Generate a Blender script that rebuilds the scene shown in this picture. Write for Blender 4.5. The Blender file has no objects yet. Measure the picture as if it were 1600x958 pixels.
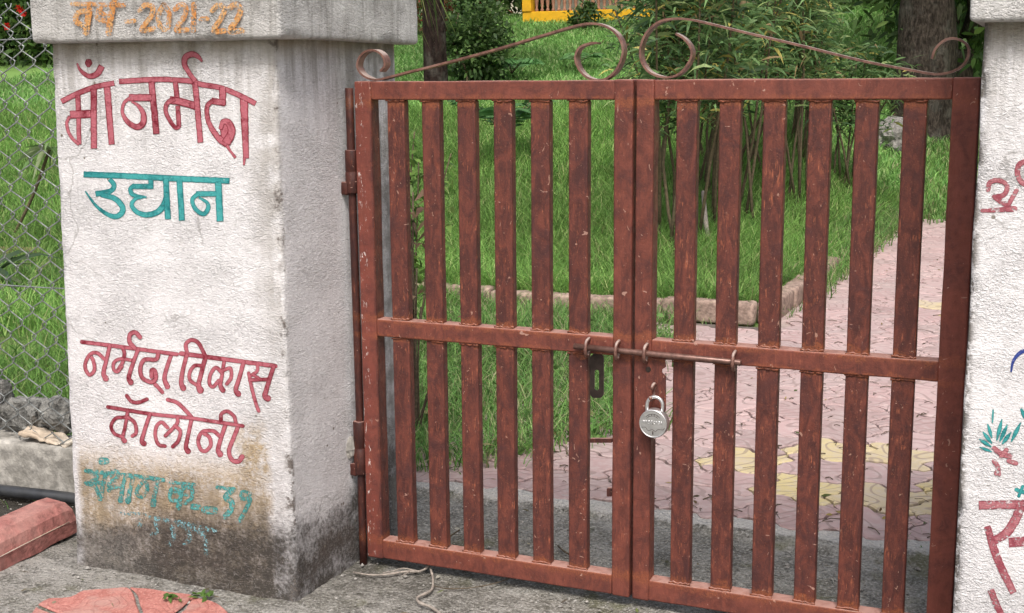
import bpy, math, random
import numpy as np
from mathutils import Vector, Matrix, noise as mnoise

random.seed(7); RNG = np.random.default_rng(11)
SC = bpy.context.scene
COL = SC.collection

# ------------------------------------------------------------------ camera
F_PX, CAMP, YAW, PITCH, ROLL = 2028.6, np.array([.946, -2.8684, 1.2336]), -.4112, -.1748, -.0079
_fw = np.array([math.sin(YAW)*math.cos(PITCH), math.cos(YAW)*math.cos(PITCH), math.sin(PITCH)])
_rt = np.array([math.cos(YAW), -math.sin(YAW), 0.]); _up = np.cross(_rt, _fw)
_r = _rt*math.cos(ROLL)+_up*math.sin(ROLL); _u = -_rt*math.sin(ROLL)+_up*math.cos(ROLL)
cd = bpy.data.cameras.new('camera'); cam = bpy.data.objects.new('camera', cd); COL.objects.link(cam)
cd.sensor_width = 36; cd.lens = F_PX/1600*36; cd.clip_start = .05; cd.clip_end = 500
cam.matrix_world = Matrix(((_r[0], _u[0], -_fw[0], CAMP[0]), (_r[1], _u[1], -_fw[1], CAMP[1]), (_r[2], _u[2], -_fw[2], CAMP[2]), (0, 0, 0, 1)))
SC.camera = cam

# ------------------------------------------------------------------ sky, sun, exposure (bright overcast)
SUN = Vector((.36, -1.0, 1.5)).normalized()
w = bpy.data.worlds.new('World'); SC.world = w; w.use_nodes = True
wt = w.node_tree; wt.nodes.clear()
sky = wt.nodes.new('ShaderNodeTexSky'); sky.sky_type = 'NISHITA'; sky.sun_disc = False
sky.sun_elevation = math.asin(SUN.z); sky.sun_rotation = math.atan2(SUN.x, SUN.y)
sky.dust_density = 6; sky.air_density = 1.2; sky.ozone_density = 1
hs = wt.nodes.new('ShaderNodeHueSaturation'); hs.inputs['Saturation'].default_value = .62
bg = wt.nodes.new('ShaderNodeBackground'); bg.inputs[1].default_value = .15
ow = wt.nodes.new('ShaderNodeOutputWorld')
wt.links.new(sky.outputs[0], hs.inputs['Color']); wt.links.new(hs.outputs[0], bg.inputs[0]); wt.links.new(bg.outputs[0], ow.inputs[0])
sd = bpy.data.lights.new('sun', 'SUN'); sd.energy = 2.2; sd.angle = math.radians(14); sd.color = (1, .975, .94)
so = bpy.data.objects.new('sun', sd); COL.objects.link(so); so.rotation_euler = (-SUN).to_track_quat('-Z', 'Y').to_euler()
SC.view_settings.view_transform = 'Standard'; SC.view_settings.look = 'None'; SC.view_settings.gamma = 1
SC.view_settings.exposure = .26

# ------------------------------------------------------------------ measuring: pixel of the survey picture -> point in the place
def ray(px, py): return _fw+_r*(px-800)/F_PX+_u*(479-py)/F_PX
def onz(px, py, z=-.05):
    d = ray(px, py); return CAMP+d*((z-CAMP[2])/d[2])
def ony(px, py, y=0.):
    d = ray(px, py); return CAMP+d*((y-CAMP[1])/d[1])
def onx(px, py, x=0.):
    d = ray(px, py); return CAMP+d*((x-CAMP[0])/d[0])
G0 = -.05
def sst(a, b, x):
    t = np.clip((np.asarray(x, float)-a)/(b-a), 0, 1); return t*t*(3-2*t)
def hz(x, y):                                            # ground height
    x = np.asarray(x, float); y = np.asarray(y, float)
    rise = .15*np.clip(y-4.2, 0, 15.5)
    bank = sst(-.55, -2.2, x)
    far = .15*np.clip(y-9.5, 0, 10)
    z = rise*bank+far*(1-bank)
    z = z+np.where(y > 3.7, .05*sst(-.5, -.75, x), 0)*sst(3.72, 3.9, y)
    return G0+z
def onground(px, py):
    d = ray(px, py); t = .5
    while t < 60:
        p = CAMP+d*t
        if p[2] <= hz(p[0], p[1]): break
        t += .02
    return CAMP+d*t
def at_dist(px, y):                                     # ground point seen in column px at world depth y
    d = ray(px, 300); t = (y-CAMP[1])/d[1]; p = CAMP+d*t
    return np.array([p[0], y, float(hz(p[0], y))])

# ------------------------------------------------------------------ object helpers
def tag(o, label=None, cat=None, group=None, kind=None):
    if label: o['label'] = label
    if cat: o['category'] = cat
    if group: o['group'] = group
    if kind: o['kind'] = kind
    return o
def thing(name, loc, label, cat, group=None, kind=None, rz=0):
    o = bpy.data.objects.new(name, None); COL.objects.link(o); o.location = loc; o.rotation_euler.z = rz
    o.empty_display_size = .05
    return tag(o, label, cat, group, kind)
def mesh_data(name, V, Fc, mat=None, smooth=False, col=None, edge=None):
    me = bpy.data.meshes.new(name); me.from_pydata([tuple(v) for v in V], [], Fc)
    if smooth == 'edge':                                # bevels smooth, flats flat
        me.update(); me.polygons.foreach_set('use_smooth', [max(abs(c) for c in p.normal) < .985 for p in me.polygons])
    elif smooth: me.polygons.foreach_set('use_smooth', [True]*len(me.polygons))
    if mat: me.materials.append(mat)
    if edge is not None:
        a = me.attributes.new('Edge', 'FLOAT', 'POINT'); a.data.foreach_set('value', edge)
    me.update(); return me
def link(name, me, parent=None, loc=(0, 0, 0)):
    o = bpy.data.objects.new(name, me); COL.objects.link(o); o.location = loc
    if parent: o.parent = parent
    return o
def part(name, VF, mat, parent=None, smooth=False, world=True, edge=None):
    """mesh object; world-space vertices are moved into the parent's frame"""
    V, Fc = VF; V = np.asarray(V, float)
    if parent is not None and world: V = V-np.array(parent.location)
    return link(name, mesh_data(name, V, Fc, mat, smooth, edge=edge), parent)
def join(*L):
    V = []; Fc = []
    for v, f in L:
        n = len(V); V += [tuple(p) for p in v]; Fc += [tuple(i+n for i in q) for q in f]
    return V, Fc
def nz(p, s): return mnoise.noise(Vector((p[0]*s, p[1]*s, p[2]*s)))

def rbox(lo, hi, r=.004, res=None, amp=0., ns=8., fn=None, seg=1):
    """rounded box built from face grids, optionally displaced by noise"""
    lo = np.array(lo, float); hi = np.array(hi, float); sz = hi-lo
    r = min(r, sz.min()*.49)
    def coords(a, b, k):
        c = [a+r*i/max(seg, 1) for i in range(seg)]+[a+r]
        n = 1 if res is None else max(1, int(round((b-a-2*r)/res)))
        c += [a+r+(b-a-2*r)*i/n for i in range(1, n+1)]
        c += [b-r+r*i/max(seg, 1) for i in range(1, seg+1)]
        return c
    C = [coords(lo[k], hi[k], k) for k in range(3)]
    V = []; idx = {}; Fc = []
    def vid(p):
        k = tuple(round(c, 6) for c in p)
        if k not in idx:
            idx[k] = len(V); V.append(p)
        return idx[k]
    for ax in range(3):
        a, b = (ax+1) % 3, (ax+2) % 3
        for side in (0, 1):
            for i in range(len(C[a])-1):
                for j in range(len(C[b])-1):
                    q = []
                    for (ii, jj) in ((i, j), (i+1, j), (i+1, j+1), (i, j+1)):
                        p = [0, 0, 0]; p[ax] = (lo, hi)[side][ax]; p[a] = C[a][ii]; p[b] = C[b][jj]; q.append(vid(p))
                    Fc.append(tuple(q) if side else tuple(q[::-1]))
    out = []
    for p in V:
        p = np.array(p); q = np.clip(p, lo+r, hi-r); n = p-q; L = np.linalg.norm(n)
        n = n/L if L > 1e-9 else np.zeros(3)
        p2 = q+n*r
        d = (amp*(nz(p2, ns)+.5*nz(p2, ns*2.7)) if amp else 0)
        if fn is not None: d += fn(p2, n)
        out.append(p2+n*d)
    return out, Fc
def tube(path, rad, n=8, cap=True, prof=None):
    """round tube along a path; rad a number or per-point list"""
    P = np.array(path, float); m = len(P)
    R = np.full(m, rad) if np.isscalar(rad) else np.array(rad, float)
    T = np.gradient(P, axis=0); T /= np.linalg.norm(T, axis=1)[:, None]+1e-12
    ref = np.array([0, 0, 1.]) if abs(T[0][2]) < .9 else np.array([1., 0, 0])
    V = []; Fc = []
    u = np.cross(T[0], ref); u /= np.linalg.norm(u)
    for i in range(m):
        u = u-T[i]*np.dot(u, T[i]); u /= np.linalg.norm(u)+1e-12; v = np.cross(T[i], u)
        for k in range(n):
            a = 2*math.pi*k/n; V.append(P[i]+R[i]*(u*math.cos(a)+v*math.sin(a)))
    for i in range(m-1):
        for k in range(n):
            k2 = (k+1) % n; Fc.append((i*n+k, i*n+k2, (i+1)*n+k2, (i+1)*n+k))
    if cap:
        Fc.append(tuple(range(n))[::-1]); Fc.append(tuple((m-1)*n+k for k in range(n)))
    return V, Fc
def lathe(prof, n=10, loc=(0, 0, 0)):
    V = []; Fc = []
    for (r_, z) in prof:
        for k in range(n):
            a = 2*math.pi*k/n; V.append((loc[0]+r_*math.cos(a), loc[1]+r_*math.sin(a), loc[2]+z))
    for i in range(len(prof)-1):
        for k in range(n):
            k2 = (k+1) % n; Fc.append((i*n+k, i*n+k2, (i+1)*n+k2, (i+1)*n+k))
    Fc.append(tuple(range(n))[::-1]); Fc.append(tuple((len(prof)-1)*n+k for k in range(n)))
    return V, Fc
def smooth_path(pts, step=1.0):
    """Catmull-Rom through points (any dimension)"""
    P = np.array(pts, float)
    if len(P) < 3:
        n = max(2, int(np.linalg.norm(P[-1, :2]-P[0, :2])/step)+1); t = np.linspace(0, 1, n)[:, None]; return P[0]*(1-t)+P[-1]*t
    Q = np.vstack([2*P[0]-P[1], P, 2*P[-1]-P[-2]]); out = []
    for i in range(1, len(Q)-2):
        p0, p1, p2, p3 = Q[i-1:i+3]; n = max(2, int(np.linalg.norm((p2-p1)[:2])/step)+1)
        for t in np.linspace(0, 1, n, endpoint=False):
            out.append(.5*((2*p1)+(-p0+p2)*t+(2*p0-5*p1+4*p2-p3)*t*t+(-p0+3*p1-3*p2+p3)*t**3))
    out.append(P[-1]); return np.array(out)

# strips: grass blades and leaves, vectorised -------------------------------------------------------
def strips(P0, D, G, W, S, Cc, ts, prof):
    """point at t: P0 + D t + G t^2, half width W*prof(t) along S; last t collapses to a tip"""
    N = len(P0); ts = np.array(ts); k = len(ts)
    pts = P0[:, None]+D[:, None]*ts[None, :, None]+G[:, None]*(ts**2)[None, :, None]
    hw = W[:, None]*np.array(prof)[None, :]
    Lf = pts-S[:, None]*hw[..., None]; Rt = pts+S[:, None]*hw[..., None]
    nv = 2*(k-1)+1
    V = np.empty((N, nv, 3)); V[:, 0:2*(k-1):2] = Lf[:, :-1]; V[:, 1:2*(k-1):2] = Rt[:, :-1]; V[:, -1] = pts[:, -1]
    base = (np.arange(N)*nv)[:, None]
    loops = []; 
    for i in range(k-2): loops.append(np.concatenate([base+2*i, base+2*i+1, base+2*i+3, base+2*i+2], 1))
    q = np.stack(loops, 1) if loops else np.zeros((N, 0, 4), int)
    tri = np.concatenate([base+2*(k-2), base+2*(k-2)+1, base+nv-1], 1)
    C = np.repeat(Cc, nv, axis=0)
    return V.reshape(-1, 3), q.reshape(-1, 4), tri, C
def strips_mesh(name, packs, mat, origin=(0, 0, 0)):
    Vs = []; Q = []; T = []; Cs = []; off = 0
    for V, q, t, C in packs:
        Vs.append(V); Q.append(q+off); T.append(t+off); Cs.append(C); off += len(V)
    V = np.concatenate(Vs)-np.array(origin); Q = np.concatenate(Q); T = np.concatenate(T); C = np.concatenate(Cs)
    me = bpy.data.meshes.new(name); nq, nt = len(Q), len(T)
    me.vertices.add(len(V)); me.vertices.foreach_set('co', V.ravel().astype(np.float32))
    me.loops.add(nq*4+nt*3); me.loops.foreach_set('vertex_index', np.concatenate([Q.ravel(), T.ravel()]).astype(np.int32))
    me.polygons.add(nq+nt)
    st = np.concatenate([np.arange(nq)*4, nq*4+np.arange(nt)*3]).astype(np.int32)
    me.polygons.foreach_set('loop_start', st)
    me.update(calc_edges=True)
    a = me.attributes.new('Col', 'FLOAT_COLOR', 'POINT')
    a.data.foreach_set('color', np.concatenate([C, np.ones((len(C), 1))], 1).ravel().astype(np.float32))
    me.materials.append(mat); me.validate(); return me
def unit(a): return a/(np.linalg.norm(a, axis=1)[:, None]+1e-9)
def pick(cols, n, wts=None, jit=.15):
    cols = np.array(cols, float); wts = None if wts is None else np.array(wts)/sum(wts)
    c = cols[RNG.choice(len(cols), n, p=wts)]
    return np.clip(c*(1+RNG.normal(0, jit, (n, 1))), .002, .9)
LANCE = ((0, .3, .65, 1), (.15, 1, .75, 0))
OVAL = ((0, .25, .6, 1), (.2, 1, .9, 0))
def leaves(P0, D, L, W, droop, Cc, shape=LANCE):
    n = len(P0); D = unit(D); S = unit(np.cross(D, unit(RNG.normal(0, 1, (n, 3))+np.array([0, 0, 1.5]))))
    G = np.zeros((n, 3)); G[:, 2] = -droop*L
    return strips(P0, D*L[:, None], G, W, S, Cc, *shape)

# ------------------------------------------------------------------ materials
class MT:
    def __init__(s, name, rough=.8, spec=.3):
        s.m = bpy.data.materials.new(name); s.m.use_nodes = True; s.t = s.m.node_tree
        s.b = s.t.nodes['Principled BSDF']; s.b.inputs['Roughness'].default_value = rough
        s.b.inputs['Specular IOR Level'].default_value = spec
    def nd(s, typ, ins=None, **props):
        n = s.t.nodes.new('ShaderNode'+typ)
        for k, v in props.items(): setattr(n, k, v)
        for k, v in (ins or {}).items():
            if hasattr(v, 'is_linked') or hasattr(v, 'links'): s.t.links.new(v, n.inputs[k])
            else: n.inputs[k].default_value = v
        return n
    def pos(s): return s.nd('NewGeometry').outputs['Position']
    def obj(s): return s.nd('TexCoord').outputs['Object']
    def scale(s, v, sc, off=(0, 0, 0)): return s.nd('Mapping', {'Vector': v, 'Scale': sc, 'Location': off}).outputs[0]
    def noise(s, v, sc, det=3, rough=.55, dist=0.):
        return s.nd('TexNoise', {'Vector': v, 'Scale': sc, 'Detail': det, 'Roughness': rough, 'Distortion': dist}).outputs[0]
    def vor(s, v, sc, out=0, **p): return s.nd('TexVoronoi', {'Vector': v, 'Scale': sc}, **p).outputs[out]
    def mth(s, op, a, b=0., c=None):
        ins = {0: a, 1: b}
        if c is not None: ins[2] = c
        return s.nd('Math', ins, operation=op).outputs[0]
    def step(s, v, a, b, lo=0., hi=1.):
        n = s.nd('MapRange', {0: v, 1: a, 2: b, 3: lo, 4: hi}); n.interpolation_type = 'SMOOTHSTEP'; return n.outputs[0]
    def mix(s, f, a, b):
        n = s.nd('Mix', data_type='RGBA'); 
        for i, v in ((0, f), (6, a), (7, b)):
            if hasattr(v, 'links'): s.t.links.new(v, n.inputs[i])
            else: n.inputs[i].default_value = v if i == 0 else (*v, 1)
        return n.outputs[2]
    def mul(s, a, b): return s.mth('MULTIPLY', a, b)
    def xyz(s, v):
        n = s.nd('SeparateXYZ', {0: v}); return n.outputs
    def color(s, v):
        if hasattr(v, 'links'): s.t.links.new(v, s.b.inputs['Base Color'])
        else: s.b.inputs['Base Color'].default_value = (*v, 1)
    def rough(s, v): s.t.links.new(v, s.b.inputs['Roughness'])
    def bump(s, h, strength=.5, dist=.004):
        n = s.nd('Bump', {'Height': h, 'Strength': strength, 'Distance': dist}); s.t.links.new(n.outputs[0], s.b.inputs['Normal'])
    def alpha(s, v): s.t.links.new(v, s.b.inputs['Alpha'])

def stucco_h(s, P):
    Q = s.scale(P, (.85, .85, 1.5)); a = s.noise(Q, 105, 3, .65, 1.1); b = s.noise(P, 300, 2, .6, .5); c = s.noise(P, 14, 3)
    tr = s.noise(s.scale(P, (6, 6, 9), (4, 2, 9)), 1, 3, .55); k = s.step(tr, .38, .60, .5, 1.15)
    return s.mth('ADD', s.mul(k, s.mth('SUBTRACT', s.mth('ADD', a, s.mul(b, .45)), .72)), s.mul(c, .45))

def plaster_mat():
    s = MT('painted_plaster', .9, .15); P = s.pos(); x, y, z = s.xyz(P)
    big = s.noise(P, 3.2, 5, .6); mid = s.noise(P, 17, 5, .65); fine = s.noise(P, 110, 3, .7)
    streak = s.noise(s.scale(P, (34, 34, 2.6)), 1, 4, .6)
    c = s.mix(s.step(big, .35, .7), (.735, .71, .72), (.655, .632, .642))
    cav = s.noise(s.scale(P, (.85, .85, 1.5)), 105, 3, .65, 1.1)
    c = s.mix(s.step(cav, .45, .30, 0, .6), c, (.42, .40, .395)); c = s.mix(s.step(fine, .60, .75, 0, .4), c, (.40, .385, .38))
    c = s.mix(s.step(cav, .53, .64, 0, .6), c, (.90, .88, .88))
    cr = s.vor(s.nd('VectorMath', {0: P, 1: s.nd('VectorMath', {0: s.nd('TexNoise', {'Vector': P, 'Scale': 9., 'Detail': 4.}).outputs[1], 1: (.14, .14, .14)}, operation='MULTIPLY').outputs[0]}, operation='ADD').outputs[0], 2.6, 0, feature='DISTANCE_TO_EDGE')
    c = s.mix(s.mul(s.step(cr, .010, .002, 0, .55), s.step(big, .50, .60)), c, (.33, .31, .30)); c = s.mix(s.mul(s.step(s.noise(P, 7, 5, .7), .56, .64, 0, .4), s.step(fine, .35, .55)), c, (.56, .545, .54))
    # rain streaks below the cap and on edges
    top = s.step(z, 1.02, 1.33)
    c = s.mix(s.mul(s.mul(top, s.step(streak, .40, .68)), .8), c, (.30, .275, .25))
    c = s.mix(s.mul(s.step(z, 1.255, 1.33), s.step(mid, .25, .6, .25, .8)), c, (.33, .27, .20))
    dri = s.mul(s.step(streak, .56, .72), s.step(mid, .42, .62, 0, .38)); c = s.mix(dri, c, (.47, .45, .45))
    # worn grey patch by the front right edge
    ed = s.mul(s.step(s.mth('ADD', x, s.mul(s.mth('SUBTRACT', big, .5), .25)), -.90, -.80), s.mul(s.step(s.mth('ADD', mid, s.mul(streak, .5)), .50, .85), s.step(z, .45, .85, .35, .8)))
    ed = s.mul(ed, s.step(x, -.755, -.775)); ed = s.mul(ed, s.step(y, -.26, -.285)); c = s.mix(ed, c, (.40, .37, .345))
    # ochre damp band on the front of the left pillar
    zz = s.mth('ADD', z, s.mul(s.mth('SUBTRACT', mid, .5), .09)); zz = s.mth('ADD', zz, s.mul(s.mth('SUBTRACT', big, .5), .10))
    zr = s.mth('SUBTRACT', zz, s.mul(s.step(x, -1.45, -.85), .02))
    och = s.mul(s.step(zr, .32, .215), s.mul(s.step(x, -1.452, -1.425), s.step(x, -.83, -.86)))
    rgt = s.mul(s.mul(s.step(x, -1.0, -.88), s.step(x, -.82, -.85)), s.mul(s.step(z, .44, .34), s.step(mid, .35, .6)))
    och = s.mth('MAXIMUM', och, rgt); och = s.mul(och, s.step(y, -.22, -.27))
    c = s.mix(s.mul(och, s.step(s.mth('ADD', s.mul(mid, .6), s.mul(fine, .5)), .38, .66, .15, .95)), c, (.44, .33, .20)); c = s.mix(s.mul(och, s.step(cav, .48, .32, 0, .7)), c, (.20, .15, .10))
    c = s.mix(s.mul(och, s.mul(s.step(z, .30, .18), s.step(streak, .35, .6, .2, .8))), c, (.25, .20, .14))
    # black grime at the foot; climbs towards the gate on the side face
    climb = s.mth('ADD', s.mul(s.step(y, -.2, .3), .10), s.mul(s.step(x, -1.44, -1.2), .0))
    zg = s.mth('SUBTRACT', zz, climb)
    zg = s.mth('ADD', zg, s.mul(s.mth('SUBTRACT', big, .5), .12)); zg = s.mth('ADD', zg, s.mul(s.step(x, -1.15, -1.42), .045)); zg = s.mth('ADD', zg, s.mul(s.mth('SUBTRACT', s.noise(P, 46, 4, .7), .5), .10)); gr = s.step(zg, .178, .085); c = s.mix(s.mul(gr, s.step(s.mth('ADD', s.mul(mid, .6), s.mul(fine, .4)), .30, .58, .45, .97)), c, s.mix(s.step(x, -1.15, -1.38), (.052, .047, .043), (.145, .138, .13))); c = s.mix(s.mul(gr, s.mul(s.step(big, .46, .62), s.step(mid, .4, .65, 0, .6))), c, (.14, .112, .098))
    c = s.mix(s.mul(s.step(zg, .24, .10), s.mul(s.step(fine, .46, .60, 0, .8), s.step(mid, .38, .6))), c, (.07, .06, .052))
    c = s.mix(s.mul(gr, s.step(cav, .52, .66, 0, .55)), c, (.25, .225, .21)); c = s.mix(s.mul(gr, s.step(fine, .66, .74, 0, .6)), c, (.5, .46, .43))
    bk = s.mul(s.step(y, .02, .12), s.step(s.mth('ADD', mid, s.mul(streak, .6)), .65, .95, 0, .8)); bk = s.mul(bk, s.step(x, -.7, -.74)); c = s.mix(bk, c, (.27, .25, .235))
    crk = s.mul(s.mul(s.step(x, .790, .772), s.step(x, .0, .5)), s.step(s.mth('ADD', mid, s.mul(fine, .5)), .66, .80)); c = s.mix(crk, c, (.20, .18, .165))
    ce = s.mul(s.mul(s.mul(s.step(x, -.797, -.783), s.step(x, -.765, -.772)), s.step(y, -.262, -.276)), s.step(s.mth('ADD', mid, s.mul(fine, .4)), .74, .86)); c = s.mix(ce, c, (.19, .165, .15))
    # specks of bare mortar
    sp = s.vor(P, 23, 0); c = s.mix(s.mul(s.step(sp, .11, .07), s.step(big, .52, .6)), c, (.22, .19, .16))
    s.color(c); s.bump(stucco_h(s, P), 1., .0065); return s.m
def cap_mat():
    s = MT('cap_concrete', .92, .1); P = s.pos(); x, y, z = s.xyz(P)
    big = s.noise(P, 4, 5, .62); mid = s.noise(P, 20, 5, .65); fine = s.noise(P, 120, 3, .7); streak = s.noise(s.scale(P, (40, 40, 4)), 1, 4, .6)
    c = s.mix(s.step(big, .35, .68), (.52, .50, .485), (.70, .68, .665))
    c = s.mix(s.mul(s.step(x, -.74, -.72), .6), c, (.66, .64, .63))
    c = s.mix(s.mul(s.step(streak, .48, .7), .55), c, (.22, .205, .185))
    c = s.mix(s.mul(s.step(z, 1.35, 1.44), s.mul(s.step(mid, .35, .7), .55)), c, (.20, .185, .17))
    c = s.mix(s.step(fine, .54, .72, 0, .5), c, (.25, .235, .22)); c = s.mix(s.step(fine, .3, .42, .45, 0), c, (.72, .70, .67))
    s.color(c); s.bump(stucco_h(s, P), 1., .009); return s.m
def paint_mat(name, dark, light, wear, wear_hi=.12):
    """brushed letter paint: darker rim, thin pinkish inside, worn through where the noise says so"""
    s = MT(name, .75, .25); P = s.pos(); e = s.nd('Attribute', attribute_name='Edge').outputs['Fac']
    a = s.noise(P, 60, 4, .65); b = s.noise(P, 150, 3, .7); g = s.noise(P, 9, 3)
    f = s.mth('ADD', s.mul(s.step(e, .62, .90), .95), s.mul(s.step(a, .46, .68), .7)); f = s.mth('ADD', f, s.step(g, .46, .60, -.12, .5))
    c = s.mix(s.mth('MINIMUM', s.mth('MAXIMUM', f, 0.), 1.), light, dark); c = s.mix(s.step(b, .60, .75, 0, .35), c, (.7, .62, .6))
    s.color(c); s.bump(stucco_h(s, P), .6, .0045)
    ww = s.mth('ADD', s.mul(b, .6), s.mul(a, .4)); s.alpha(s.step(ww, wear-wear_hi, wear)); return s.m
def rust_mat(name='rusty_gate_paint', k=1.0):
    s = MT(name, .55, .35); P = s.pos(); x, y, z = s.xyz(P); n = s.xyz(s.nd('NewGeometry').outputs['Normal'])
    v1 = s.noise(s.scale(P, (46, 46, 15)), 1, 7, .72, .9); v2 = s.noise(s.scale(P, (230, 230, 34), (3, 1, 7)), 1, 4, .7)
    blot = s.noise(P, 11, 6, .7, 1.2); fine = s.noise(P, 260, 3, .75); mid = s.noise(P, 42, 5, .7, .8)
    c = s.mix(s.step(v1, .36, .66), (.066*k, .021*k, .018*k), (.150*k, .042*k, .029*k))
    c = s.mix(s.step(blot, .50, .68, 0, .6), c, (.055*k, .021*k, .022*k))
    c = s.mix(s.mul(s.step(v2, .52, .70), s.step(blot, .50, .40, 0, .95)), c, (.34*k, .105*k, .055*k))
    c = s.mix(s.step(fine, .60, .74, 0, .5), c, (.36*k, .15*k, .09*k)); c = s.mix(s.step(fine, .30, .40, .5, 0), c, (.055*k, .02*k, .017*k))
    # redder primer on rails and lower rail, orange rust along the welds
    for zc, hw in ((1.176, .012), (.6265, .012), (.030, .014), (.578, .006)):
        d = s.mth('ABSOLUTE', s.mth('SUBTRACT', s.mth('ADD', z, s.mul(s.mth('SUBTRACT', s.mth('ADD', mid, s.mul(blot, .8)), .9), .05)), zc))
        c = s.mix(s.mul(s.step(d, hw*1.6, hw*.3), s.step(fine, .38, .6, .15, .7)), c, (.30*k, .092*k, .036*k))
    rail = s.step(z, 1.172, 1.188); low = s.step(z, .035, .018); ax_ = s.mth('ABSOLUTE', x); low = s.mth('MAXIMUM', low, s.mth('MAXIMUM', s.mul(s.step(ax_, .057, .053), .55), s.step(ax_, .688, .692))); low = s.mth('MAXIMUM', low, s.mul(s.step(s.mth('ABSOLUTE', s.mth('SUBTRACT', z, .601)), .0245, .022), .8)); c = c if k != 1 else s.mix(s.mul(s.mth('MAXIMUM', rail, low), s.step(blot, .3, .62, .75, .2)), c, (.215*k, .060*k, .041*k))
    hng = s.mth('MAXIMUM', s.step(x, -.685, -.70), s.step(x, .69, .705)); c = c if k != 1 else s.mix(s.mul(hng, s.step(mid, .35, .6, .5, .15)), c, (.22*k, .056*k, .042*k))
    # pale dust on upward faces, with their reflected light painted into the colour
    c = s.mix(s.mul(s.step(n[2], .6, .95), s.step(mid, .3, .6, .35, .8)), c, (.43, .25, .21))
    # old white paint flecks on the hinge stile and scratches
    sc = s.noise(s.scale(P, (150, 150, 45), (9, 4, 2)), 1, 4, .65, .6); fl = s.mul(s.step(sc, .60, .63), s.mul(s.step(x, -.700, -.718), s.step(v1, .40, .55)))
    if k == 1: c = s.mix(fl, c, (.62, .53, .50))
    scr = s.noise(s.scale(P, (60, 60, 36), (5, 8, 1)), 1, 3, .55, 1.8); c = s.mix(s.mul(s.step(scr, .69, .715), .7), c, (.42, .24, .18)); chp = s.noise(s.scale(P, (38, 38, 75), (2, 6, 3)), 1, 2, .4, .9); c = s.mix(s.mul(s.step(chp, .75, .765), s.step(fine, .3, .5, .3, .85)), c, (.40, .235, .185))
    s.color(c); s.rough(s.step(mid, .3, .7, .42, .72))
    s.bump(s.mth('ADD', s.mul(fine, .5), s.mth('ADD', mid, blot)), .35, .003); return s.m
def simple(name, col, rough=.8, sc=40, var=.35, bump=.4, dist=.003, spec=.3, obj=False, metal=0, stain=None):
    s = MT(name, rough, spec); P = s.obj() if obj else s.pos(); a = s.noise(P, sc, 5, .65); b = s.noise(P, sc*.18, 4, .6); c0 = np.array(col)
    c = s.mix(s.step(a, .3, .7), tuple(c0*(1-var)), tuple(np.minimum(c0*(1+var), .95)))
    c = s.mix(s.step(b, .42, .68, 0, .55), c, tuple(stain) if stain else tuple(c0*.62))
    s.color(c); s.b.inputs['Metallic'].default_value = metal
    if bump: s.bump(s.mth('ADD', a, s.mul(s.noise(P, sc*3, 3), .5)), bump, dist)
    return s.m
def leaf_mat(name='leaf_green', transl=.3, rough=.5, spec=.3):
    s = MT(name, rough, spec); a = s.nd('Attribute', attribute_name='Col').outputs['Color']; P = s.pos()
    c = s.mix(s.step(s.noise(P, 30, 2), .35, .65, 0, .25), a, (.10, .13, .03)); s.color(c)
    t = s.nd('BsdfTranslucent', {'Color': c}); m = s.nd('MixShader', {0: transl})
    s.t.links.new(s.b.outputs[0], m.inputs[1]); s.t.links.new(t.outputs[0], m.inputs[2]); s.t.links.new(m.outputs[0], s.t.nodes['Material Output'].inputs[0]); return s.m
def concrete_ground():
    s = MT('dirty_concrete_ground', .93, .12); P = s.pos(); x, y, z = s.xyz(P)
    big = s.noise(P, 2.6, 5, .62); mid = s.noise(P, 15, 5, .7); fine = s.noise(P, 120, 4, .75); v = s.vor(P, 75, 0); vb = s.vor(P, 170, 0)
    c = s.mix(s.step(mid, .32, .68), (.17, .16, .142), (.36, .345, .315))
    c = s.mix(s.step(big, .42, .66, 0, .7), c, (.12, .112, .085)); c = s.mix(s.step(fine, .50, .66, 0, .85), c, (.50, .48, .45)); c = s.mix(s.step(fine, .30, .46, .9, 0), c, (.035, .032, .028))
    c = s.mix(s.mul(s.step(v, .30, .18), s.step(mid, .48, .6, 0, .5)), c, (.36, .335, .305)); c = s.mix(s.step(s.noise(P, 5.5, 4), .56, .68, 0, .5), c, (.13, .13, .055))
    lft = s.mul(s.step(x, -.95, -1.25), .6); c = s.mix(s.mul(lft, s.step(mid, .3, .6)), c, (.36, .34, .315))
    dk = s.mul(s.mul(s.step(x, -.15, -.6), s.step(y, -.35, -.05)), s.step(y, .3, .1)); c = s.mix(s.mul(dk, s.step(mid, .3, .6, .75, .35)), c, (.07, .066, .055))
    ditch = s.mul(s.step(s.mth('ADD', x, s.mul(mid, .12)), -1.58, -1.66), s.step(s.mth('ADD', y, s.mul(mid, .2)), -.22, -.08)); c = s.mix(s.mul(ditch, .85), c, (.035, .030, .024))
    lip = s.mul(s.step(s.mth('ADD', y, s.mul(mid, .06)), .635, .66), 1.); c = s.mix(s.mul(lip, s.step(fine, .3, .6, .5, .85)), c, (.60, .57, .54))
    s.color(c); s.bump(s.mth('ADD', s.mth('ADD', fine, s.mul(v, .8)), s.mth('ADD', s.mul(vb, .4), mid)), .9, .009); return s.m
def soil_mat():
    s = MT('lawn_soil', .95, .1); P = s.pos(); a = s.noise(P, 9, 5, .65); b = s.noise(P, 60, 4, .7)
    c = s.mix(s.step(a, .4, .65), (.10, .17, .045), (.14, .15, .07)); c = s.mix(s.step(b, .5, .7, 0, .6), c, (.08, .17, .035)); c = s.mix(s.step(s.xyz(P)[1], 9, 12), c, (.16, .27, .075)); s.color(c); s.bump(b, .6, .01); return s.m
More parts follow.
